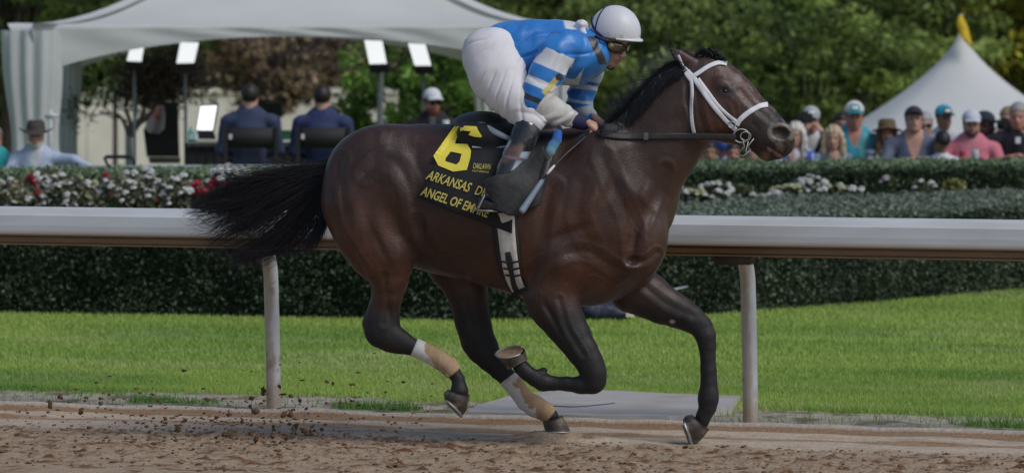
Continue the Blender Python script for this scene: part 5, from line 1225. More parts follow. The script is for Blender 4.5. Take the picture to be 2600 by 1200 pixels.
# ================================================================ TENTS
m_canvas = mat('white_canvas', (.72, .73, .73), rough=.75, var=.05, scale=1.2, trans=.22, bump=.004, bscale=4)
m_drape = mat('white_drape', (.66, .69, .69), rough=.8, var=.06, scale=3, trans=.3)
def P3(px, py, Y): return W(px, py, Y)
FL = P3(92, 195, 21.0); FR = P3(1418, 195, 21.0); BR = P3(1245, 190, 26.2); BL = P3(182, 205, 26.2)
tent = empty('marquee', ((FL[0] + FR[0]) / 2, 21, -.3), 'large white marquee with arched front edge and gathered corner drapes over the broadcast desk', 'marquee')
zc = FL[2]; zArch = P3(765, 92, 21)[2]; zE = P3(0, 52, 21)[2]; apex = np.array(((FL[0] + FR[0]) / 2 - .1, 23.6, 3.75))
for (A, B_, out) in ((FL, FR, (0, -1)), (FR, BR, (1, .1)), (BR, BL, (0, 1)), (BL, FL, (-1, .1))):
    nu, nv = 60, 26; V = []; out = np.array((*out, 0.), float)
    for i in range(nv):
        t = i / (nv - 1)
        for j in range(nu):
            u = j / (nu - 1); base = A * (1 - u) + B_ * u; s_ = 1 - (2 * u - 1) ** 2; s_ = s_ ** .8
            zl = zc + (zArch - zc) * (s_ if abs(out[1]) > .5 else s_ * .9)
            ca = (2 * u - 1); flare = .30 * abs(ca) ** 14
            eave = np.array((base[0], base[1], zE - .06 * s_)) + out * .02 + (np.array((np.sign(ca) * (B_ - A)[0], np.sign(ca) * (B_ - A)[1], 0)) / np.linalg.norm(B_ - A)) * flare
            low = np.array((base[0], base[1], zl)) + out * .01
            if t < .34:
                q = low + (eave - low) * (t / .34); q = q + out * (.015 * math.sin(u * 40 + t * 9) * (1 - abs(2 * t / .34 - 1)))
            else:
                w_ = (t - .34) / .66; q = eave * (1 - w_) + apex * w_; q[2] -= .38 * math.sin(math.pi * w_ ** .8) * (1 - .35 * s_)
            V.append(q)
    mk('canopy_side', np.array(V), grid_faces(nv, nu), m_canvas, tent)
def drape(c, top, bot, r0, r1, seed, name='corner_drape', tie=.45):
    nu, nv = 72, 24; V = []
    for i in range(nv):
        t = i / (nv - 1); z = top + (bot - top) * t; r = r0 * (1 - t) + r1 * t; r *= 1 - .35 * math.exp(-((t - tie) / .18) ** 2) * 0.6
        for j in range(nu):
            a = 2 * math.pi * j / nu; rr = r * (1 + .13 * math.sin(a * 11 + seed + .8 * math.sin(t * 4)) + .07 * math.sin(a * 5 + 2 * t))
            V.append((c[0] + rr * math.cos(a) + .06 * (t - .3) * math.sin(seed), c[1] + rr * math.sin(a) * .8, z))
    F = [(i * nu + j, i * nu + (j + 1) % nu, (i + 1) * nu + (j + 1) % nu, (i + 1) * nu + j) for i in range(nv - 1) for j in range(nu)]
    mk(name, V, F, m_drape, tent)
drape(P3(84, 200, 21), zE - .1, -.28, .27, .25, 1.); drape(P3(1418, 200, 21), zE - .1, -.28, .12, .13, 2.); drape(P3(1245, 200, 26.2), zc + .5, -.28, .20, .19, 3.); drape(P3(170, 200, 26.2), zc + .4, -.28, .14, .12, 4.)
mb = MB()
for c in (P3(128, 300, 20.9), P3(1418, 300, 21.1), P3(1245, 300, 26.3), P3(190, 300, 26.3), P3(968, 300, 26.2)): mb.tube([(c[0], c[1], -.3), (c[0], c[1], zc + .3)], .022, 8)
mb.box((P3(105, 0, 20.9)[0], 20.87, P3(100, 297, 20.9)[2]), (P3(150, 0, 20.9)[0], 20.92, P3(100, 290, 20.9)[2]))
mb.out('pole', mat('pale_pole', (.5, .53, .55), rough=.4, metal=.2), tent)
# small pointed tent on the right
t2 = empty('marquee', P3(2440, 400, 30) * (1, 1, 0) + (0, 0, -.3), 'white pointed tent behind the spectators with a yellow pennant strip at its peak', 'marquee')
ap = P3(2440, 82, 30); V = []; nu, nv = 48, 20
for i in range(nv):
    t = i / (nv - 1); r = (.03 + 1.48 * (t ** 1.45)) ; z = ap[2] + (P3(0, 345, 30)[2] - ap[2]) * t
    for j in range(nu):
        a = 2 * math.pi * (j + .5) / nu; sq = 1 / max(abs(math.cos(a)), abs(math.sin(a))); rr = r * (1 + (sq - 1) * .35 * t); V.append((ap[0] + rr * math.cos(a), ap[1] + rr * math.sin(a), z))
F = [(i * nu + j, i * nu + (j + 1) % nu, (i + 1) * nu + (j + 1) % nu, (i + 1) * nu + j) for i in range(nv - 1) for j in range(nu)]
for j in range(nu): V.append((V[(nv - 1) * nu + j][0], V[(nv - 1) * nu + j][1], -.28))
F += [((nv - 1) * nu + j, (nv - 1) * nu + (j + 1) % nu, nv * nu + (j + 1) % nu, nv * nu + j) for j in range(nu)]
mk('canopy', V, F, m_canvas, t2)
V = []; 
for k in range(14):
    t = k / 13; c = P3(2439 + 4 * t + 24 * t ** 2, 40 + 82 * t, 29.9 - .3 * t); wd = .012 + .052 * math.sin(math.pi * min(1, t * 1.05 + .02)) ** .7; V += [c - (wd, 0, 0), c + (wd, .03 * math.sin(k), 0)]
o = mk('pennant', V, [(2 * k, 2 * k + 1, 2 * k + 3, 2 * k + 2) for k in range(13)], mat('yellow_cloth', (.72, .52, .03), rough=.7, trans=.3), t2); s_ = o.modifiers.new('t', 'SOLIDIFY'); s_.thickness = .006
mb = MB(); mb.tube([ap - (0, 0, .2), P3(2440, 36, 30)], .02, 6); mb.out('pole', mat('tent_pole', (.4, .4, .4)), t2)
# ================================================================ BACKGROUND
wall = empty('wall', (-4.5, 58, -.3), 'pale cream wall across the infield behind the trees, left of the horse', 'wall')
m_wall = mat('cream_wall', (.90, .85, .76), rough=.9, var=.08, scale=.8, dirt=(.6, .52, .4), dscale=.7, damt=.35)
xw0, xw1 = P3(120, 0, 58)[0], P3(1010, 0, 58)[0]; ztop = P3(0, 238, 58)[2]
nb = 9
for i in range(nb):
    a = xw0 + (xw1 - xw0) * i / nb; b_ = xw0 + (xw1 - xw0) * (i + 1) / nb; mb = MB(); mb.box((a + .006, 58, -.3), (b_ - .006, 58.4, ztop)); mb.box((a + .006, 57.95, ztop + .002), (b_ - .006, 58.45, ztop + .10)); mb.out('panel', m_wall, wall, smooth=False)
def limb(mb, a, b, r0, r1, g, n=6, wob=.08, c=None):
    P = crv([a, a * .66 + b * .34 + g.normal(0, wob, 3), a * .33 + b * .67 + g.normal(0, wob, 3), b], n); mb.tube(P, np.linspace(r0, r1, n), 6); return P
m_tleaf = mat('tree_leaves', attr=True, rough=.5, var=0, trans=.45, spec=.3)
m_bark = mat('bark', (.09, .07, .055), rough=.9, var=.4, scale=6, bump=.02, bscale=20)
def tree(base, cz, rx, rz, nclump, nper, lsize, ca, cb, seed, label, clr=.55, trunk=.2, ry=None, group=None, fork=None, lit=None, dens=.62):
    g = np.random.default_rng(seed); base = np.array(base, float); ry = ry or rx; root = empty('tree', base, label, 'tree', group)
    c0 = np.array((base[0], base[1], cz)); mb = MB(); f0 = base + (0, 0, fork or (cz - base[2]) * .45)
    mb.tube(crv([base, (base + f0) / 2 + g.normal(0, .04, 3), f0], 8), np.linspace(trunk * 1.25, trunk * .85, 8), 10)
    mb.out('trunk', m_bark, root)
    d = g.normal(0, 1, (nclump, 3)); d /= np.linalg.norm(d, axis=1)[:, None]; cc_ = c0 + d * (g.uniform(.10, 1, nclump)[:, None] ** .45) * (rx, ry, rz)
    mb = MB()
    for k in range(min(26, nclump)):
        tip = cc_[k]; limb(mb, f0 + g.normal(0, .02, 3), tip, trunk * .45, trunk * .06, g, 7, .10 * rx * .5)
    mb.out('limb', m_bark, root)
    V, F, C_ = [], [], []; tone = g.uniform(0, 1, nclump)
    k = np.repeat(np.arange(nclump), nper); m_ = len(k); r = clr * g.uniform(.6, 1.2, nclump)[k][:, None]
    off = g.normal(0, 1, (m_, 3)); off /= np.linalg.norm(off, axis=1)[:, None]; off *= g.uniform(.3, 1, m_)[:, None] ** dens * (1, 1, .62)
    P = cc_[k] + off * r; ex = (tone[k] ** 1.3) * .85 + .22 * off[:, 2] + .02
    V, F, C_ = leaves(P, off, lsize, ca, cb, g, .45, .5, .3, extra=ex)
    if lit is not None:
        s_ = np.repeat(g.uniform(0, 1, m_) < lit[1] * (.3 + 1.4 * (tone[k] > .55)), 4); C_[s_] = np.array(lit[0]) * g.uniform(.6, 1.3, (int(s_.sum()), 1))  # a share of leaves gets sunlight as a brighter painted colour
    mk('crown', V, F, m_tleaf, root, smooth=False, cols=C_, kind='stuff'); return root
GA, GB = (.06, .095, .03), (.56, .66, .19)
GT = 'green trees behind the spectators'
def tb(px, Y): return (P3(px, 0, Y)[0], Y, -.3)
tree(tb(1560, 46), 3.4, 3.3, 3.0, 230, 90, .085, GA, GB, 1, 'broad green tree directly behind the jockey helmet', .52, .22, group=GT)
tree(tb(1900, 52), 3.2, 3.6, 3.1, 260, 90, .095, GA, (.38, .50, .15), 2, 'dark green tree above and behind the horse head', .55, .25, group=GT)
tree(tb(2170, 44), 3.0, 2.6, 3.1, 200, 90, .085, GA, (.44, .55, .16), 3, 'green tree between the horse head and the pointed tent', .50, .2, group=GT)
tree(tb(2560, 50), 3.6, 3.3, 3.0, 240, 90, .095, (.08, .11, .02), (.62, .60, .10), 4, 'yellow green tree behind the pointed tent', .5, .22, group=GT, lit=((.62, .58, .08), .2))
tree(tb(1730, 40), 1.6, 2.2, 1.5, 130, 90, .075, GA, (.44, .55, .16), 5, 'low bushy green tree behind the horse mane', .42, .14, group=GT)
tree(tb(2060, 38), 1.3, 1.7, 1.4, 100, 90, .07, GA, (.40, .52, .13), 6, 'low bright green shrub like tree just above the spectators', .38, .12, group=GT)
tree(tb(1330, 60), 4.2, 3.6, 3.0, 200, 80, .10, GA, GB, 7, 'green tree behind the right end of the marquee', .6, .25, group=GT, lit=((.75, .5, .3), .04))
tree(tb(2330, 60), 4.2, 3.8, 4.2, 230, 90, .10, GA, (.28, .38, .09), 8, 'tall dark green tree farthest behind the pointed tent', .6, .28, group=GT)
tree(tb(40, 34), 3.6, 2.4, 2.9, 180, 80, .08, GA, (.22, .32, .08), 9, 'dark green tree at the far left beside the marquee', .5, .2)
tree(tb(1075, 29.5), 1.15, 1.0, 1.15, 120, 90, .05, (.04, .09, .02), (.26, .44, .09), 10, 'bright green small tree behind the man with the white cap', .26, .08, fork=.9)
tree(tb(290, 44), 2.35, 1.6, .75, 70, 80, .06, (.05, .09, .025), (.26, .38, .10), 11, 'green tree seen under the left side of the marquee', .36, .035, fork=1.8, lit=((.55, .36, .2), .05))
BA, BB = (.10, .08, .075), (.42, .34, .31)
tree(tb(690, 46), 2.55, 2.5, 1.65, 250, 80, .06, BA, BB, 12, 'wide bare brown tree with tan leaves painted as sunlit under the middle of the marquee', .40, .13, fork=1.1, lit=((.9, .68, .5), .38))
tree(tb(905, 50), 2.75, 1.8, 1.2, 110, 70, .06, BA, BB, 13, 'brown leafed tree right of the wide brown one under the marquee', .40, .11, fork=1.5, lit=((.95, .74, .55), .34))
# small multi-stemmed tree on the left
g = np.random.default_rng(31); ct = empty('tree', tb(327, 26), 'small multi-stemmed tree with grey bark and sparse dark crown under the marquee left side', 'tree'); mb = MB()
m_gb = mat('grey_bark', (.16, .14, .13), rough=.85, var=.3, scale=10)
Q = lambda L_: [P3(a, b_, 26) for a, b_ in L_]
mb.tube(crv(Q([(329, 540), (328, 430), (327, 345)]), 8), np.linspace(.05, .04, 8), 8); mb.out('trunk', mat('pale_bark', (.40, .41, .45), rough=.8, var=.15, scale=10), ct)
tips = []
for L_, r in ((((327, 350), (318, 318), (300, 292), (262, 286)), .028), (((327, 350), (330, 310), (318, 270), (322, 235)), .03), (((327, 350), (350, 318), (376, 292), (410, 262)), .036), (((340, 330), (362, 290), (372, 250), (392, 215)), .028),
              (((322, 310), (305, 300), (285, 298), (258, 283)), .015), (((300, 290), (275, 288), (235, 292), (200, 285)), .010), (((322, 255), (300, 235), (280, 215), (262, 200)), .014), (((350, 318), (380, 300), (410, 285), (430, 250)), .018), (((327, 345), (345, 290), (340, 240), (352, 200)), .018)):
    mb = MB(); P = crv(Q(L_), 12); mb.tube(P, np.linspace(r, r * .35, 12), 6); mb.out('stem', m_gb, ct); tips += list(P[6:])
cen = np.array([P3(a, b_, 26) for a, b_ in zip(g.normal(400, 52, 150), g.normal(205, 36, 150))] + [P3(a, b_, 26) for a, b_ in ((210, 250), (190, 265), (230, 262), (250, 240), (270, 228), (205, 300), (180, 280), (290, 240))])
k = np.repeat(np.arange(len(cen)), 46); off = g.normal(0, .5, (len(k), 3)) * .16; V, F, C_ = leaves(cen[k] + off, off, .026, (.07, .06, .055), (.24, .20, .19), g, .3, .45, .3)
s_ = np.repeat(k >= 150, 4); C_[s_] = np.array((.10, .14, .04)) * g.uniform(.6, 1.4, (int(s_.sum()), 1)); mk('crown', V, F, m_tleaf, ct, smooth=False, cols=C_, kind='stuff')
# distant woods
g = np.random.default_rng(9); n = 60000; X = g.uniform(-22, 26, n); Z = g.uniform(-.3, 11, n); X = np.where((X > -9) & (X < 2) & (Z < 2.2), X + 16, X); Y = 78 + g.uniform(0, 5, n)
q = np.stack([X, 0 * X, Z], 1); tone = fbm(q, .8, 3, 4); V, F, C_ = leaves(q * (1, 0, 1) + np.stack([0 * X, Y, 0 * X], 1), None, .22, (.015, .035, .01), (.09, .14, .035), g, .3, .6, .3, extra=np.clip(.4 + .6 * tone, 0, 1))
lt = np.repeat((g.uniform(0, 1, n) < .10) & (X < 2) & (X > -9), 4); C_[lt] = np.array((.8, .6, .42)) * g.uniform(.6, 1.2, (int(lt.sum()), 1))  # sunlit flecks painted in as pale tan leaves
mk('distant_woods', V, F, m_tleaf, smooth=False, cols=C_, kind='stuff', label='dark mass of distant woodland behind everything', cat='woods')
mk('wooded_hill', [(-60, 86, -.3), (70, 86, -.3), (70, 90, 16), (-60, 90, 16), (-60, 120, 16), (70, 120, 16)], [(0, 1, 2, 3), (3, 2, 5, 4)], mat('dark_hillside', (.03, .045, .018), rough=1, var=.5, scale=.6), kind='structure')
# ---- broadcast set
m_blk = mat('matte_black', (.012, .012, .013), rough=.7, var=.2); m_panel = mat('lit_panel', (.95, .97, 1.), rough=.5, var=0, emit=.75)
m_pipe = mat('pale_pipe', (.50, .56, .57), rough=.4, var=.05)
fence = empty('fence', P3(500, 423, 16.7) * (1, 1, 0) + (0, 0, -.3), 'thin pale pipe barrier running in front of the broadcast desk above the hedge', 'fence')
mb = MB(); mb.tube([P3(150, 424, 16.75), P3(1235, 420, 16.75)], .014, 8); mb.out('top_pipe', m_pipe, fence)
for x in (152, 420, 690, 960, 1232): a = P3(x, 424, 16.75); mb = MB(); mb.tube([(a[0], a[1], -.3), a - (0, 0, .016)], .013, 8); mb.out('post', m_pipe, fence)
desk = empty('desk', P3(680, 500, 20.2) * (1, 1, 0) + (0, 0, -.3), 'long black draped broadcast desk in front of the two seated men', 'desk')
x0, x1 = P3(466, 0, 19.9)[0], P3(1010, 0, 19.9)[0]; zt_ = P3(0, 362, 19.9)[2]
mb = MB(); mb.box((x0, 19.9, zt_ - .03), (x1, 20.55, zt_)); mb.out('top', m_blk, desk, smooth=False)
V = []; nn_ = 120
for i, z in enumerate((zt_ - .032, -.28)):
    for j in range(nn_): x = x0 + (x1 - x0) * j / (nn_ - 1); V.append((x, 19.93 + .012 * math.sin(j * 1.3) * (i), z))
mk('skirt', V, [(j, j + 1, j + 1 + nn_, j + nn_) for j in range(nn_ - 1)], m_blk, desk)
mb = MB(); mb.box((P3(470, 0, 19.88)[0], 19.86, P3(0, 364, 19.88)[2]), (P3(565, 0, 19.88)[0], 19.895, P3(0, 360, 19.88)[2])); mb.out('edge_trim', mat('green_grey_trim', (.25, .32, .30)), desk, smooth=False)
for i, (xa, xb) in enumerate(((703, 728), (730, 772))):
    mb = MB(); mb.box((P3(xa, 0, 19.95)[0], 19.92, zt_ + .002), (P3(xb, 0, 19.95)[0], 20.2, zt_ + .022)); mb.out('paper_stack', mat('paper', (.75, .75, .76), var=.05), smooth=False, label=('small white paper stack on the desk near the left seated man', 'wider white paper stack on the desk near the right seated man')[i], cat='papers', group='paper stacks on the desk')
def box_screen(px0, px1, py0, py1, Y, m_, name, lab, cat):
    a = P3(px0, py1, Y); b_ = P3(px1, py0, Y); r = empty(name, (a[0], Y, a[2]), lab, cat); mb = MB(); mb.box((a[0], Y, a[2]), (b_[0], Y + .04, b_[2])); mb.out('casing', m_blk, r, smooth=False)
    mb = MB(); mb.box((a[0] + .01, Y - .004, a[2] + .01), (b_[0] - .01, Y - .001, b_[2] - .01)); mb.out('screen', m_, r, smooth=False)
box_screen(702, 750, 331, 357, 20.1, mat('green_screen', (.02, .10, .035), rough=.3), 'monitor', 'small dark green monitor on the desk between the two seated men', 'monitor')
for i, (x, yt, hgt, lab) in enumerate(((484, 321, 41, 'green and white bottle at the left end of the black desk'), (496, 327, 35, 'shorter pale bottle beside the green one on the desk'))):
    c = P3(x, 361, 19.97); s_ = SC(19.97); r = 6.5 * s_; hh = hgt * s_; root = empty('bottle', (c[0], c[1], zt_), lab, 'bottle', 'bottles on the desk')
    prof = [(0, .0), (r, 0.), (r, hh * .62), (r * .55, hh * .80), (r * .42, hh * .86), (r * .42, hh * .9)]; V = []; n_ = 14
    for rr, zz in prof:
        for j in range(n_): V.append((rr * math.cos(j * 2 * math.pi / n_), rr * math.sin(j * 2 * math.pi / n_), zz))
    F = [(i2 * n_ + j, i2 * n_ + (j + 1) % n_, (i2 + 1) * n_ + (j + 1) % n_, (i2 + 1) * n_ + j) for i2 in range(len(prof) - 1) for j in range(n_)]
    mk('body', V, F, mat('bottle_green', (.08, .38, .27) if i == 0 else (.45, .58, .60), rough=.2), root, local=True)
    mb = MB(); mb.tube([(0, 0, hh * .9), (0, 0, hh)], r * .5, 12); mb.out('cap', mat('cap', (.5, .62, .58)), root, local=True)
    mb = MB(); mb.tube([(0, 0, hh * .2), (0, 0, hh * .5)], r * 1.03, 14, cap=False); mb.out('wrapper', mat('wrap', (.45, .62, .60) if i == 0 else (.7, .72, .74)), root, local=True)
def ledpanel(pts, Y, lab, stand=None, emitm=m_panel):
    """pts: 4 corners px clockwise from top left"""
    c = np.mean([P3(a, b_, Y) for a, b_ in pts], 0); root = empty('studio_light', c, lab, 'studio light', 'studio lights under the marquee')
    q = np.array([P3(a, b_, Y) for a, b_ in pts]); q[:2, 1] += .10; n_ = np.array((0, 1, 0)); big = c + (q - c) * 1.12 + (0, .006, 0)
    mk('lit_face', q, [(0, 1, 2, 3)], emitm, root, smooth=False)
    V = np.vstack([big, big + (0, .06, 0)]); mk('housing', V, [(0, 1, 2, 3), (7, 6, 5, 4), (0, 4, 5, 1), (1, 5, 6, 2), (2, 6, 7, 3), (3, 7, 4, 0)], m_blk, root, smooth=False)
    b0 = (big[3] + big[2]) / 2; wv = (big[2] - big[3]); V = [big[3] + (0, -.01, 0), big[2] + (0, -.01, 0), big[2] + (.02, -.01, -.075), big[3] + (.01, -.01, -.075)]; V = np.vstack([V, np.array(V) + (0, .1, 0)])
    mk('ballast', V, [(0, 1, 2, 3), (7, 6, 5, 4), (0, 4, 5, 1), (1, 5, 6, 2), (2, 6, 7, 3), (3, 7, 4, 0)], m_blk, root, smooth=False)
    nteeth = 10; mb = MB()
    for k in range(nteeth):
        t = (k + .5) / nteeth; e = big[1] * (1 - t) + big[2] * t; mb.box((-.008, -.006, -.006), (.010, .012, .006), M=(np.eye(3), e))
    mb.out('cooling_fin', m_blk, root, smooth=False)
    if stand: mb = MB(); mb.tube([b0 - (0, -.03, .05), (b0[0], b0[1] + .03, -.3)], .016, 8); mb.out('stand', mat('stand_metal', (.28, .31, .33), rough=.4, metal=.5), root)
ledpanel([(328, 120), (364, 118), (359, 157), (322, 155)], 22.4, 'leftmost tilted studio light half hidden by the marquee edge', True)
ledpanel([(456, 108), (503, 108), (493, 160), (448, 161)], 22.0, 'tilted studio light on a tall stand left of the seated men', True)
ledpanel([(924, 102), (970, 104), (982, 162), (938, 163)], 22.0, 'studio light right of the brown tree, left of a similar one', True)
ledpanel([(1035, 110), (1080, 113), (1095, 167), (1053, 167)], 22.2, 'rightmost studio light above the man with the white cap', True)
ledpanel([(507, 270), (549, 268), (540, 331), (499, 330)], 20.3, 'low upright studio light standing on the left end of the desk', None)
# camera on tripod ahead of the desk
cmr = empty('video_camera', P3(690, 420, 23) * (1, 1, 0) + (0, 0, -.3), 'black television camera on a pedestal facing the two seated men', 'camera'); mb = MB()
c = P3(690, 275, 23); mb.box(c - (.13, .16, .06), c + (.11, .16, .06)); mb.box(c + (-.10, -.22, -.05), c + (-.02, -.16, .03)); mb.out('body', m_blk, cmr, smooth=False)
mb = MB(); mb.box(c + (-.22, -.12, .07), c + (.02, .06, .09)); mb.tube([c + (-.1, 0, .05), c + (-.1, 0, .08)], .012, 6); mb.out('prompter_hood', m_blk, cmr, smooth=False)
mb = MB(); mb.tube([c + (0, 0, -.05), c + (.0, 0, -.30)], .07, 12); mb.tube([c + (0, 0, -.28), (c[0], c[1], -.3)], .05, 12); mb.out('pedestal', m_blk, cmr)
# covered black stand with hanging flag
bt = empty('booth', P3(415, 420, 24) * (1, 1, 0) + (0, 0, -.3), 'black cloth covered booth left of the tall light stand', 'booth')
V = [P3(a, b_, Y) for Y in (23.6, 24.6) for a, b_ in ((392, 262), (452, 258), (456, 398), (372, 398), (364, 330))]
mk('cover', V, [(0, 1, 2, 3, 4), (9, 8, 7, 6, 5)] + [(i, i + 5, (i + 1) % 5 + 5, (i + 1) % 5) for i in range(5)], m_blk, bt, smooth=False)
V = [P3(a, b_, Y) for Y in (23.7, 24.5) for a, b_ in ((376, 399), (458, 399), (458, 415), (380, 415))]
mk('base', V, [(0, 1, 2, 3), (7, 6, 5, 4)] + [(i, i + 4, (i + 1) % 4 + 4, (i + 1) % 4) for i in range(4)], mat('grey_base', (.16, .15, .16)), bt, smooth=False)
V2, F2 = poly_tri([(398, 268), (416, 268), (420, 300), (417, 326), (404, 340), (380, 338), (368, 326), (380, 300)], [], 9)
V = [P3(x, y, 23.45 + .06 * math.sin(x * .2 + y * .05)) for x, y in V2]; px = np.array(V2)[:, 0]; py = np.array(V2)[:, 1]
cc = cmix(np.tile(np.array((.50, .47, .52)), (len(V2), 1)), np.array((.62, .30, .30)), sstep(310, 292, py) * sstep(412, 404, px)); cc = cmix(cc, np.array((.6, .1, .1)), sstep(8, 3, np.hypot(px - 402, py - 300)))
o = mk('flag', V, F2, mat('flag_cloth', attr=True, rough=.8, var=.08, trans=.2), cols=cc, label='pale pink and grey cloth hanging in front of the black booth', cat='flag'); s_ = o.modifiers.new('t', 'SOLIDIFY'); s_.thickness = .006
# folding chair / black crate at left
r = empty('folding_chair', P3(300, 430, 18.6) * (1, 1, 0) + (0, 0, -.3), 'black folding chair standing left of the grey tree trunk', 'chair'); mb = MB()
mb.tube(crv([P3(285, 520, 18.6), P3(275, 425, 18.6), P3(266, 400, 18.6), P3(300, 398, 18.6), P3(334, 400, 18.6), P3(342, 425, 18.6), P3(338, 520, 18.6)], 30), .014, 6); mb.out('frame', m_blk, r)
mb = MB(); a = P3(268, 399, 18.6); b_ = P3(335, 403, 18.6); mb.box((a[0], 18.6, b_[2]), (b_[0], 18.65, a[2] + .02)); mb.out('backrest', m_blk, r, smooth=False)
mb = MB(); a = P3(276, 470, 18.6); b_ = P3(340, 470, 18.6); mb.box((a[0], 18.25, a[2]), (b_[0], 18.6, a[2] + .03)); mb.out('seat', m_blk, r, smooth=False)
mb = MB(); mb.box(P3(385, 419, 17.6) - (0, 0, .01), P3(452, 418, 17.6) + (0, .3, .01)); mb.out('case', m_blk, smooth=False, label='flat black case lying on the far grass beside the light stand', cat='case') if False else None
# ================================================================ PEOPLE
SKC = {}
def person(px, py, Y, label, shirt=(.1, .1, .1), skin=(.48, .28, .21), hair=None, hat=None, arms='lean', yaw=0., s=1., shw=.20, group=None, pat=None, tilt=0., open_=None, beard=None, glasses=None, long_=False, sleeve=1., hc=(.1, .07, .04), hatc=(.1, .1, .1), hatc2=None, trousers=(.03, .035, .05), seated=False, mouth=0., seed=0, lean=.10, yaw_h=None, fat=1.):
    """px, py: centre of the face in the photo; built full height, standing on the ground (or sitting)"""
    g = np.random.default_rng(seed + int(px) + 100); hz = 1.60
    hp_ = W(px, py, Y); gz = hp_[2] - hz * s
    if gz < -.32 or True: s = s
    root = empty('person', (hp_[0], Y, hp_[2] - hz * s), label, 'person', group, rz=yaw)
    root.scale = (s, s, s)
    hsz = .011; H0 = np.array((0, -lean, hz))
    yh = yaw_h if yaw_h is not None else 0.
    ff = np.array((math.sin(yh) * math.cos(tilt), -math.cos(yh) * math.cos(tilt), math.sin(tilt))); ss = np.cross((0, 0, 1.), ff); ss /= np.linalg.norm(ss); uu_ = np.cross(ff, ss); M = np.stack([ff, ss, uu_], 1)
    HP = lambda a, q, u: H0 + ff * a + ss * q + uu_ * u
    b = Body((-.62, -.55, -.03), (.62, .62 if seated else .35, 1.85), hsz)
    head(b, HP, M, .012)
    b.seg(HP(-.02, 0, -.07), (0, -lean * .5, 1.42), .055, .062, None, None, .02)
    lz = .0
    def torso(B, e, k=.03):
        B.chain([((0, 0, .98), .15 * fat + e, .115 * fat + e), ((0, -.0, 1.12), .145 * fat + e, .11 * fat + e), ((0, -lean * .4, 1.28), .165 * fat + e, .115 * fat + e), ((0, -lean * .6, 1.38), shw * .72 + e, .09 + e)], k)
        B.seg((-shw * .82, -lean * .6, 1.385), (shw * .82, -lean * .6, 1.385), .062 + e, .062 + e, None, None, k)
    A = {}
    for q in (-1, 1):
        sh = np.array((q * shw, -lean * .6, 1.37))
        if arms == 'lean' or (arms in ('phone', 'chin', 'reach') and q == -1): el = np.array((q * (shw + .08), -lean - .08, 1.165)); wr = np.array((q * .10, -lean - .25, 1.235)); hd = np.array((q * .02, -lean - .29, 1.25))
        elif arms == 'phone': el = np.array((q * (shw + .06), -.24, 1.26)); wr = np.array((q * .09, -.30, 1.50)); hd = np.array((q * .04, -.27, 1.56))
        elif arms == 'chin': el = np.array((q * (shw + .02), -.26, 1.10)); wr = np.array((q * .10, -.27, 1.36)); hd = np.array((q * .05, -.24, 1.45))
        elif arms == 'reach': el = np.array((q * (shw + .17), -lean - .05, 1.36)); wr = np.array((q * (shw + .33), -lean - .12, 1.29)); hd = np.array((q * (shw + .38), -lean - .14, 1.27))
        elif arms == 'front': el = np.array((q * (shw + .05), -.05, 1.10)); wr = np.array((q * .14, -.28, 1.06)); hd = np.array((q * .08, -.34, 1.07))
        else: el = np.array((q * (shw + .06), .0, 1.09)); wr = np.array((q * (shw + .05), -.06, .85)); hd = np.array((q * (shw + .04), -.08, .77))
        if arms == 'phone' and q == -1: el = np.array((q * (shw + .06), -.24, 1.26)); wr = np.array((q * .09, -.30, 1.50)); hd = np.array((q * .04, -.27, 1.55))
        A[q] = (sh, el, wr, hd)
        b.seg(sh, el, .050, .040, None, None, .02); b.seg(el, wr, .040, .027, None, None, .01)
        dv = (hd - wr) / np.linalg.norm(hd - wr); b.seg(wr, hd, .024, .026, None, None, .008)
        sd2 = np.cross(dv, (0, 0, 1.)); sd2 /= np.linalg.norm(sd2) + 1e-9
        for i in range(4): p = hd + sd2 * (i - 1.5) * .019; b.seg(p, p + dv * (.052, .060, .056, .044)[i] + (0, 0, -.012), .0105, .0085, None, None, .002)
        b.seg(wr + dv * .02 - sd2 * .03 * q, wr + dv * .06 - sd2 * .05 * q, .013, .010, None, None, .006)
    torso(b, -.012)
    def legs(B, e, z0):
        for q in (-1, 1):
            if seated: B.chain([((q * .09, .02, .93), .10 + e, .10 + e), ((q * .11, -.40, .93), .075 + e, .075 + e), ((q * .11, -.42, .5), .06 + e, .06 + e), ((q * .11, -.42, z0), .045 + e, .045 + e)], .02)
            else: B.chain([((q * .09, 0, .92), .095 + e, .10 + e), ((q * .10, 0, .50), .060 + e, .065 + e), ((q * .10, .02, z0), .042 + e, .045 + e)], .02)
    legs(b, -.01, .06)
    for q in (-1, 1): yy = -.42 if seated else 0.; b.seg((q * .1, yy, .035), (q * .1, yy - .16, .03), .04, .035, None, None, .02)
    v, f = b.surf(1); L = (v - H0) @ M; nh = np.linalg.norm(L, axis=1) < .2
    cc = np.tile(np.array(skin), (len(v), 1)); dkc = np.array(skin) * .42
    cc = cmix(cc, np.array((.05, .035, .03)), nh * (L[:, 0] > .05) * sstep(.017, .009, np.hypot((abs(L[:, 1]) - .031) * .8, (L[:, 2] + .003) * 1.6)) * .75)
    cc = cmix(cc, np.array(hc) * .8, nh * (L[:, 0] > .05) * sstep(.009, .005, abs(L[:, 2] - .022)) * band(abs(L[:, 1]), .014, .048, .006) * .7)
    cc = cmix(cc, np.array((.34, .10, .09)) if mouth == 0 else np.array((.06, .015, .015)), nh * (L[:, 0] > .06) * sstep(1.25, .7, np.hypot(L[:, 1] / .024, (L[:, 2] + .072) / (.009 + mouth))))
    cc = cmix(cc, np.array(skin) * (1.05, .78, .72), nh * np.exp(-(((L[:, 0] - .07) ** 2 + (abs(L[:, 1]) - .045) ** 2 + (L[:, 2] + .04) ** 2) / .0006)) * .5)
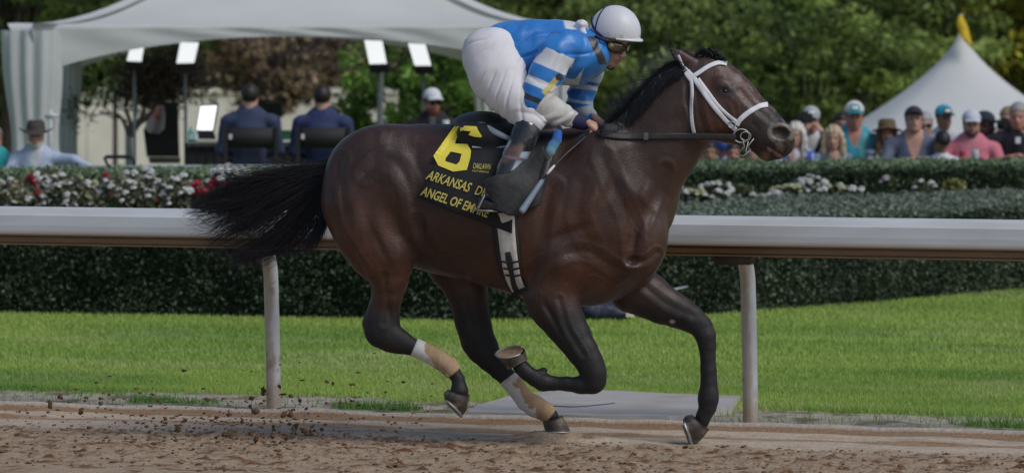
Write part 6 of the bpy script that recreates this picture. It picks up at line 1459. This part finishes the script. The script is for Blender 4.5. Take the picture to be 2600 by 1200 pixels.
    if beard is not None: cc = cmix(cc, np.array(beard), nh * (L[:, 0] > -.01) * sstep(-.052, -.066, L[:, 2]) * (1 - sstep(1.5, 1.0, np.hypot(L[:, 1] / .022, (L[:, 2] + .072) / .008)) * (L[:, 0] > .06)))
    shoe = v[:, 2] < .09; cc[shoe] = (.03, .025, .02)
    mk('body', v, f, m_skin, root, cols=cc, local=True)
    # shirt
    sb = Body((-.62, -.45, .80), (.62, .30, 1.56), hsz); torso(sb, .006)
    for q in (-1, 1):
        sh, el, wr, hd = A[q]; sb.seg(sh, sh + (el - sh) * min(1, sleeve * 1.9 if sleeve < 1 else 1), .064, .054, None, None, .03)
        if sleeve >= 1: sb.seg(el, el + (wr - el) * .92, .052, .038, None, None, .015)
    if open_ is None: sb.seg((0, -lean * .55, 1.42), (0, -lean * .75, 1.46), .070, .062, None, None, .02); sb.seg((0, -lean * .55, 1.44), (0, -lean * .85, 1.52), .058, .050, None, None, .002, '-')
    v, f = sb.surf(1)
    cc = np.tile(np.array(shirt), (len(v), 1)); nn = fbm(v, 9, 3, seed)
    v = wrinkle(v, f, .006, nn)
    if open_ is not None:
        wv = (abs(v[:, 0]) < .012 + open_[0] * np.clip((v[:, 2] - open_[2]) / (1.45 - open_[2]), 0, 1)) & (v[:, 2] > open_[2]) & (v[:, 1] < -lean * .5); cc[wv] = np.array(open_[1])
    if pat == 'tiedye': cc = cmix(cmix(cc, np.array((.02, .16, .42)), sstep(.0, .4, fbm(v, 5, 2, 3))), np.array((.20, .50, .46)), sstep(.1, .5, fbm(v, 6, 2, 8)) * .8)
    if pat == 'floral': cc = cmix(cc, np.array((.62, .66, .74)), sstep(.12, .22, fbm(v, 22, 2, 3)))
    if pat == 'denim': cc = cmix(cc, np.array((.32, .42, .50)), sstep(-.1, .5, fbm(v, 10, 3, 3)) * .8); st = (abs(v[:, 0]) < .055) & (v[:, 1] < -.02); cc[st] = (.015, .015, .025); st = (abs(v[:, 0]) < .05) & (v[:, 1] < -.02) & (v[:, 2] > 1.25); cc[st] = np.array(skin)
    if pat == 'stripe': cc = cmix(cc, np.array((.6, .64, .7)), (np.sin(v[:, 2] * 90) > .3).astype(float))
    if pat == 'turq': cc = cmix(cc, np.array((.30, .50, .52)), sstep(-.1, .5, fbm(v, 5, 3, 3)) * .7)
    mk('shirt', v, f, m_shirt, root, cols=cc, local=True)
    tr = Body((-.3, -.6 if seated else -.2, .0), (.3, .25, 1.08), .014); tr.chain([((0, 0, .93), .16 * fat, .125 * fat), ((0, 0, 1.0), .15 * fat, .12 * fat)], .03); legs(tr, .004, .12)
    v, f = tr.surf(1); mk('trousers', v, f, mats_tr.setdefault(trousers, mat('trouser_cloth', trousers, rough=.85, var=.15)), root, local=True)
    # hair
    if hair:
        hb_ = Body((-.2, -.42, 1.12), (.2, .25, 1.82), .010)
        hb_.ell(HP(-.016, 0, .043), (.106, .086, .098), .01, M=M)
        X = hb_.ax[0][:, None, None] - H0[0]; Yy = hb_.ax[1][None, :, None] - H0[1]; Z = hb_.ax[2][None, None, :] - H0[2]
        fa = X * ff[0] + Yy * ff[1] + Z * ff[2]; ua = X * uu_[0] + Yy * uu_[1] + Z * uu_[2]
        hb_.D = np.maximum(hb_.D, np.minimum(fa - .02 - 0 * ua, .05 - ua + 0 * fa) * 1.).astype(np.float32)
        hb_.D = np.maximum(hb_.D, (-.055 - ua + 0 * fa - (.0 if not hair == 'short' else 0)).astype(np.float32) * (1 if hair == 'short' else 0) + (hb_.D if hair != 'short' else 0) * 0 if hair == 'short' else hb_.D)
        if hair == 'long':
            for q in (-1, 1):
                hb_.chain([(HP(.0, q * .075, .03), .035, .055), (HP(-.005, q * .092, -.05), .032, .05), (HP(.0, q * .098, -.14), .032, .045), (HP(.01, q * .088, -.22), .026, .03)], .02)
            hb_.chain([(HP(-.06, 0, .0), .085, .05), (HP(-.06, 0, -.10), .09, .045), (HP(-.06, 0, -.19), .08, .04)], .02)
        v, f = hb_.surf(1); v = wrinkle(v, f, .007, np.sin(v[:, 0] * 160 + 4 * fbm(v, 9, 2, 1))) if hair == 'long' else v
        mk('hair', v, f, mats_tr.setdefault(('h', hc), mat('hair_colour', hc, rough=.55, var=.3, scale=50, stretch=(1, 1, .2))), root, local=True)
    if hat:
        mh = mats_tr.setdefault(('c', hatc), mat('hat_cloth', hatc, rough=.8, var=.12)); hb_ = Body((-.32, -.42, 1.5), (.32, .25, 1.95), .010)
        if hat == 'cap':
            hb_.ell(HP(-.014, 0, .052), (.110, .090, .094), .004, M=M)
            X = hb_.ax[0][:, None, None] - H0[0]; Yy = hb_.ax[1][None, :, None] - H0[1]; Z = hb_.ax[2][None, None, :] - H0[2]; ua = X * uu_[0] + Yy * uu_[1] + Z * uu_[2]
            hb_.D = np.maximum(hb_.D, (.040 - ua).astype(np.float32)); v, f = hb_.surf(1); L = (v - H0) @ M; cc = np.tile(np.array(hatc), (len(v), 1))
            if hatc2 is not None: cc[(L[:, 0] > .055) & (abs(L[:, 1]) < .045) & (L[:, 2] < .115)] = hatc2; cc[(L[:, 0] > .055) & (abs(L[:, 1]) < .032) & (abs(L[:, 2] - .082) < .014)] = (.7, .72, .74)
            o = mk('cap', v, f, m_shirt, root, cols=cc, local=True)
            mb = MB(); V = []; n_ = 13
            for k in range(n_):
                a = -1.15 + 2.3 * k / (n_ - 1); V += [HP(.055 + .035 * math.cos(a), .078 * math.sin(a), .052), HP(.070 + .105 * math.cos(a), .080 * math.sin(a), .040 - .012 * abs(math.sin(a)))]
            V = np.array(V); V = np.vstack([V, V - uu_ * .006]); F = []
            for k in range(n_ - 1): a = 2 * k; F += [(a, a + 1, a + 3, a + 2), (a + 2 * n_ + 2, a + 2 * n_ + 3, a + 2 * n_ + 1, a + 2 * n_), (a + 1, a + 1 + 2 * n_, a + 3 + 2 * n_, a + 3)]
            mk('brim', V, F, mats_tr.setdefault(('b', hatc2 or hatc), mat('brim_cloth', hatc2 or hatc, rough=.8, var=.1)), o, local=False) if False else mk('brim', V, F, mats_tr.setdefault(('b', hatc2 or hatc), mat('brim_cloth', hatc2 or hatc, rough=.8, var=.1)), root, local=True)
        else:
            wide = .165 if hat == 'sun' else .175
            n_ = 36; V = []; F = []
            prof = [(wide, 0.), (wide * .8, -.004), (.100, .006), (.098, .030), (.092, .085), (.070, .112 if hat != 'sun' else .10), (.0, .108)]
            for r_, z_ in prof:
                for j in range(n_):
                    a = 2 * math.pi * j / n_; up_ = (.030 * math.cos(2 * a) * -1 if hat == 'cowboy' else -.02 * abs(math.sin(a))) * (max(0, (r_ - .1)) / .07); dent = -.018 * (r_ < .08) * math.exp(-(math.sin(a) / .4) ** 2) if hat != 'sun' else 0
                    V.append(HP(-.010 + r_ * math.cos(a) * 1.08, r_ * math.sin(a) * .96, .048 + z_ + up_ + dent))
            for i in range(len(prof) - 1):
                for j in range(n_): F.append((i * n_ + j, i * n_ + (j + 1) % n_, (i + 1) * n_ + (j + 1) % n_, (i + 1) * n_ + j))
            o = mk('hat', V, F, mh, root, local=True); sm_ = o.modifiers.new('t', 'SOLIDIFY'); sm_.thickness = .005
    if glasses:
        mb = MB()
        for q in (-1, 1): mb.tube([HP(.098, q * .034, .0), HP(.102, q * .034, .0)], .024, 14)
        mb.tube([HP(.1, -.01, .003), HP(.1, .01, .003)], .004, 5); mb.tube([HP(.085, .06, .005), HP(-.01, .082, .005)], .004, 5); mb.tube([HP(.085, -.06, .005), HP(-.01, -.082, .005)], .004, 5); mb.out('sunglasses', m_edge, root, local=True)
    return root, A, HP
m_shirt = mat('cloth', attr=True, rough=.8, var=.07, scale=30, sheen=.1); mats_tr = {}
CR = 'spectators leaning on the hedge right of the horse'
SKP = (.50, .29, .22); SKR = (.50, .24, .18); SKD = (.13, .065, .04); SKT = (.36, .20, .13)
# right-hand crowd, back row first
person(2345, 318, 20.3, 'older grey haired person in sunglasses half hidden behind the man in the slate shirt', (.28, .27, .33), SKP, hair='short', hc=(.35, .34, .34), glasses=1, group=CR)
person(2395, 300, 20.6, 'young man in a teal cap with black brim and pale shirt, standing behind', (.55, .56, .58), SKT, hair='short', hc=(.03, .02, .02), hat='cap', hatc=(.02, .35, .50), hatc2=(.01, .01, .015), arms='down', group=CR, yaw_h=.35, s=.95)
person(2500, 318, 20.4, 'man in a dark cap facing right behind the man in the pink shirt', (.5, .52, .55), SKD, hair='short', hc=(.01, .01, .01), hat='cap', hatc=(.02, .03, .045), arms='down', group=CR, yaw_h=1.1)
person(2556, 305, 20.2, 'person with light brown hair holding a camera behind the man with the badge', (.05, .05, .08), SKP, hair='short', hc=(.25, .18, .10), arms='phone', group=CR, yaw_h=-.6)
person(2058, 306, 20.0, 'man in a grey cap and black shirt holding a camera to his face', (.015, .015, .018), SKP, hair='short', hc=(.04, .03, .02), hat='cap', hatc=(.42, .45, .47), hatc2=(.30, .34, .35), arms='phone', open_=(.07, (.6, .6, .6), 1.28), group=CR)
person(2135, 318, 20.2, 'dark haired person mostly hidden behind the blonde woman in denim', (.10, .08, .08), SKP, hair='short', hc=(.02, .015, .012), group=CR, s=.95)
# front row
person(2018, 342, 19.3, 'woman with long white blonde hair in a blue and white patterned top', (.05, .10, .42), SKP, hair='long', hc=(.60, .56, .50), pat='floral', sleeve=.2, open_=(.09, SKP, 1.26), group=CR, shw=.165, s=.93, yaw_h=-.35)
person(2114, 350, 19.3, 'smiling woman with long blonde hair in a denim jacket over a black top', (.09, .14, .22), SKP, hair='long', hc=(.48, .38, .24), pat='denim', group=CR, shw=.17, s=.93, yaw_h=-.15)
person(2167, 296, 19.9, 'tall man in a white and teal cap and turquoise tie dye shirt', (.03, .34, .46), SKR, hair='short', hc=(.1, .06, .04), hat='cap', hatc=(.62, .64, .66), hatc2=(.02, .22, .24), pat='tiedye', sleeve=.4, arms='down', group=CR, shw=.225, open_=(.05, SKR, 1.33), s=1.08)
person(2250, 338, 19.8, 'woman in a brown sun hat with her mouth open', (.16, .18, .26), SKR, hair='long', hc=(.14, .08, .04), hat='sun', hatc=(.13, .085, .04), pat='stripe', group=CR, shw=.16, mouth=.008, s=.93, open_=(.06, SKR, 1.25), tilt=.12)
person(2318, 306, 19.35, 'man looking up in a dark cap and open slate blue shirt', (.11, .13, .19), SKP, hair='short', hc=(.04, .03, .03), hat='cap', hatc=(.025, .018, .03), open_=(.075, SKP, 1.22), group=CR, shw=.215, tilt=.30, s=1.02)
person(2389, 362, 19.25, 'bowed dark haired person with white sleeves beside the man in pink', (.62, .62, .68), SKT, hair='short', hc=(.012, .012, .018), group=CR, shw=.16, tilt=-.9, s=.86, yaw_h=.3)
person(2464, 316, 19.4, 'bearded man in a pink polo shirt and pale cap holding a red can', (.60, .19, .25), SKP, hair='short', hc=(.07, .045, .03), beard=(.09, .055, .04), hat='cap', hatc=(.55, .58, .66), sleeve=.45, open_=(.045, (.55, .22, .26), 1.30), group=CR, shw=.225, s=1.02, fat=1.08)
person(2582, 296, 19.5, 'grey haired person with a hand on the chin and a badge on a black shirt', (.012, .014, .02), SKR, hair='short', hc=(.32, .30, .29), arms='chin', sleeve=.4, group=CR, shw=.215, s=1.04, yaw_h=-.2)
person(2638, 285, 20.2, 'person in a maroon cap at the right edge of the crowd', (.2, .2, .22), SKP, hair='short', hat='cap', hatc=(.12, .015, .03), group=CR, arms='down')
KG = 'people under the horse chin'
person(1800, 386, 19.2, 'dark haired child in a dark red shirt under the horse jaw', (.16, .02, .025), SKT, hair='short', hc=(.012, .01, .012), group=KG, shw=.15, s=.80, lean=.16)
person(1860, 388, 19.3, 'dark haired child in an orange brown shirt beside the child in red', (.30, .13, .09), SKR, hair='short', hc=(.03, .02, .02), group=KG, shw=.14, s=.78, lean=.16)
person(1772, 384, 19.7, 'bent person in a royal blue top with white stripes behind the two children', (.02, .06, .34), SKP, hair='short', hc=(.02, .05, .25), pat='stripe', group=KG, shw=.2, s=.86, lean=.2, tilt=-.8)
person(1832, 372, 20.0, 'person in a blue and white top leaning behind the children', (.05, .10, .40), SKP, hair='short', hc=(.03, .08, .32), pat='stripe', group=KG, shw=.2, s=.86, tilt=-1.0, lean=.2)
person(1908, 392, 19.6, 'person in a pale pink top crouching behind the bit rings', (.50, .36, .40), SKP, hair='short', hc=(.25, .18, .16), group=KG, shw=.17, s=.80, lean=.15)
# left side
person(95, 344, 17.0, 'white bearded man in a dark wide brimmed hat and pale blue shirt', (.42, .50, .64), SKR, hair='short', hc=(.5, .48, .46), hat='cowboy', hatc=(.055, .045, .042), beard=(.62, .58, .54), arms='reach', open_=(.06, (.55, .58, .62), 1.24), shw=.215, s=.90, lean=.14, fat=1.1)
person(-12, 352, 17.1, 'man in a turquoise patterned shirt cut off by the left edge', (.03, .42, .42), SKR, hair='short', hc=(.2, .15, .12), pat='turq', sleeve=.45, shw=.22, s=.90, lean=.12)
0 and person(52, 360, 18.6, 'half hidden person behind the shoulder of the man in the wide brimmed hat', (.3, .3, .38), SKP, hair='short', hc=(.06, .06, .10), s=.86, arms='down')
# man with the white cap behind the hindquarters
person(1099, 260, 20.3, 'red bearded man in a white cap, sunglasses and black jacket behind the horse croup', (.012, .012, .014), SKR, hair='short', hc=(.12, .05, .03), hat='cap', hatc=(.66, .67, .70), beard=(.30, .08, .04), glasses=1, arms='front', shw=.22, yaw_h=.35, open_=(.02, (.10, .10, .11), 1.2))
# the two presenters on tall chairs, seen from behind
for i, (px, py) in enumerate(((634, 249), (818, 252))):
    r_, A_, H_ = person(px, py, 19.25, ('left of the two seated men in navy suits seen from behind', 'right of the two seated men in navy suits seen from behind')[i], (.030, .045, .10) if i == 0 else (.022, .035, .11), SKP, hair='short', hc=(.02, .014, .012), arms='front', yaw=math.pi, shw=.225, seated=True, trousers=(.028, .04, .09), group='presenters at the desk', s=1.0, lean=.02)
    cx, cy, cz = r_.location; ch_ = empty('chair', (cx, cy, -.3), ('black tall folding chair under the left suited man', 'black tall folding chair under the right suited man')[i], 'chair', 'tall chairs at the desk')
    x0, x1 = P3(px - 62, 0, 19.0)[0], P3(px + 66, 0, 19.0)[0]; za, zb_ = P3(0, 376, 19.0)[2], P3(0, 324, 19.0)[2]
    V = []; 
    for k in range(9):
        t = k / 8; y = cy - .22 + .05 * math.sin(math.pi * t) * -1; V += [(x0 + (x1 - x0) * t, y, za), (x0 + (x1 - x0) * t, y, zb_)]
    o = mk('backrest', V, [(2 * k, 2 * k + 2, 2 * k + 3, 2 * k + 1) for k in range(8)], m_blk, ch_); sm_ = o.modifiers.new('t', 'SOLIDIFY'); sm_.thickness = .012
    mb = MB()
    for xx in (x0, x1): mb.box((xx - .018, cy - .24, -.3), (xx + .018, cy - .20, zb_)); 
    mb.out('upright', m_blk, ch_, smooth=False)
    mb = MB(); sz = cz + .80; mb.box((x0, cy - .2, sz - .03), (x1, cy + .25, sz)); mb.out('seat', m_blk, ch_, smooth=False)
    for xx in (x0, x1):
        mb = MB(); mb.box((xx - .02, cy - .2, sz + .2), (xx + .02, cy + .22, sz + .225)); mb.out('armrest', m_blk, ch_, smooth=False)
        for yy in (cy + .2,): mb = MB(); mb.box((xx - .015, yy - .015, -.3), (xx + .015, yy + .015, sz + .2)); mb.out('leg', m_blk, ch_, smooth=False)
    mb = MB(); mb.box((x0, cy - .22, .05), (x1, cy - .19, .09)); mb.out('footrest', m_blk, ch_, smooth=False)
    mb = MB(); mb.box((x0 + .03, cy - .245, zb_ - .11), (x0 + .06, cy - .242, zb_ - .06)); mb.out('buckle', mat('clip', (.6, .6, .6)), ch_, smooth=False)
# held things
def small(name, px, py, Y, r, h, c, lab, cat):
    p = W(px, py, Y); mb = MB(); mb.tube([p - (0, 0, h / 2), p - (0, 0, h * .42), p + (0, 0, h * .42), p + (0, 0, h / 2)], [r * .85, r, r, r * .9], 14); mb.out(name, mat(name + '_colour', c, rough=.3, var=.1), label=lab, cat=cat)
small('drink_can', 2443, 396, 19.0, .030, .10, (.35, .02, .04), 'red drink can in the hands of the man in pink', 'can')
small('cup', 2476, 394, 19.0, .034, .10, (.5, .56, .56), 'clear plastic cup beside the red can', 'cup')
small('cup', 1132, 315, 19.9, .034, .075, (.70, .72, .76), 'white cup held in front of the man in the black jacket', 'cup')
for px, py, lab in ((2044, 300, 'black camera held up by the man in the grey cap'), (2550, 316, 'dark blue camera held by the person with light brown hair')):
    p = W(px, py, 19.62 if px < 2100 else 19.8); mb = MB(); mb.box(p - (.07, .035, .045), p + (.07, .035, .045)); mb.tube([p + (0, -.03, 0), p + (0, -.11, 0)], .033, 12); mb.box(p + (-.03, -.03, .045), p + (.03, .03, .065)); mb.out('camera', m_blk, smooth=False, label=lab, cat='camera')
p = W(2585, 356, 19.2); mb = MB(); mb.box(p - (.025, .006, .03), p + (.025, .006, .03)); mb.out('badge', mat('badge_white', (.7, .72, .76)), smooth=False, label='white badge on the chest of the person in black at the right', cat='badge')
mb = MB(); mb.tube(crv([W(2568, 318, 19.3), W(2572, 338, 19.22), W(2585, 352, 19.2), W(2598, 338, 19.22), W(2602, 318, 19.3)], 16), .004, 5); mb.out('lanyard', m_edge, bpy.data.objects['badge'])
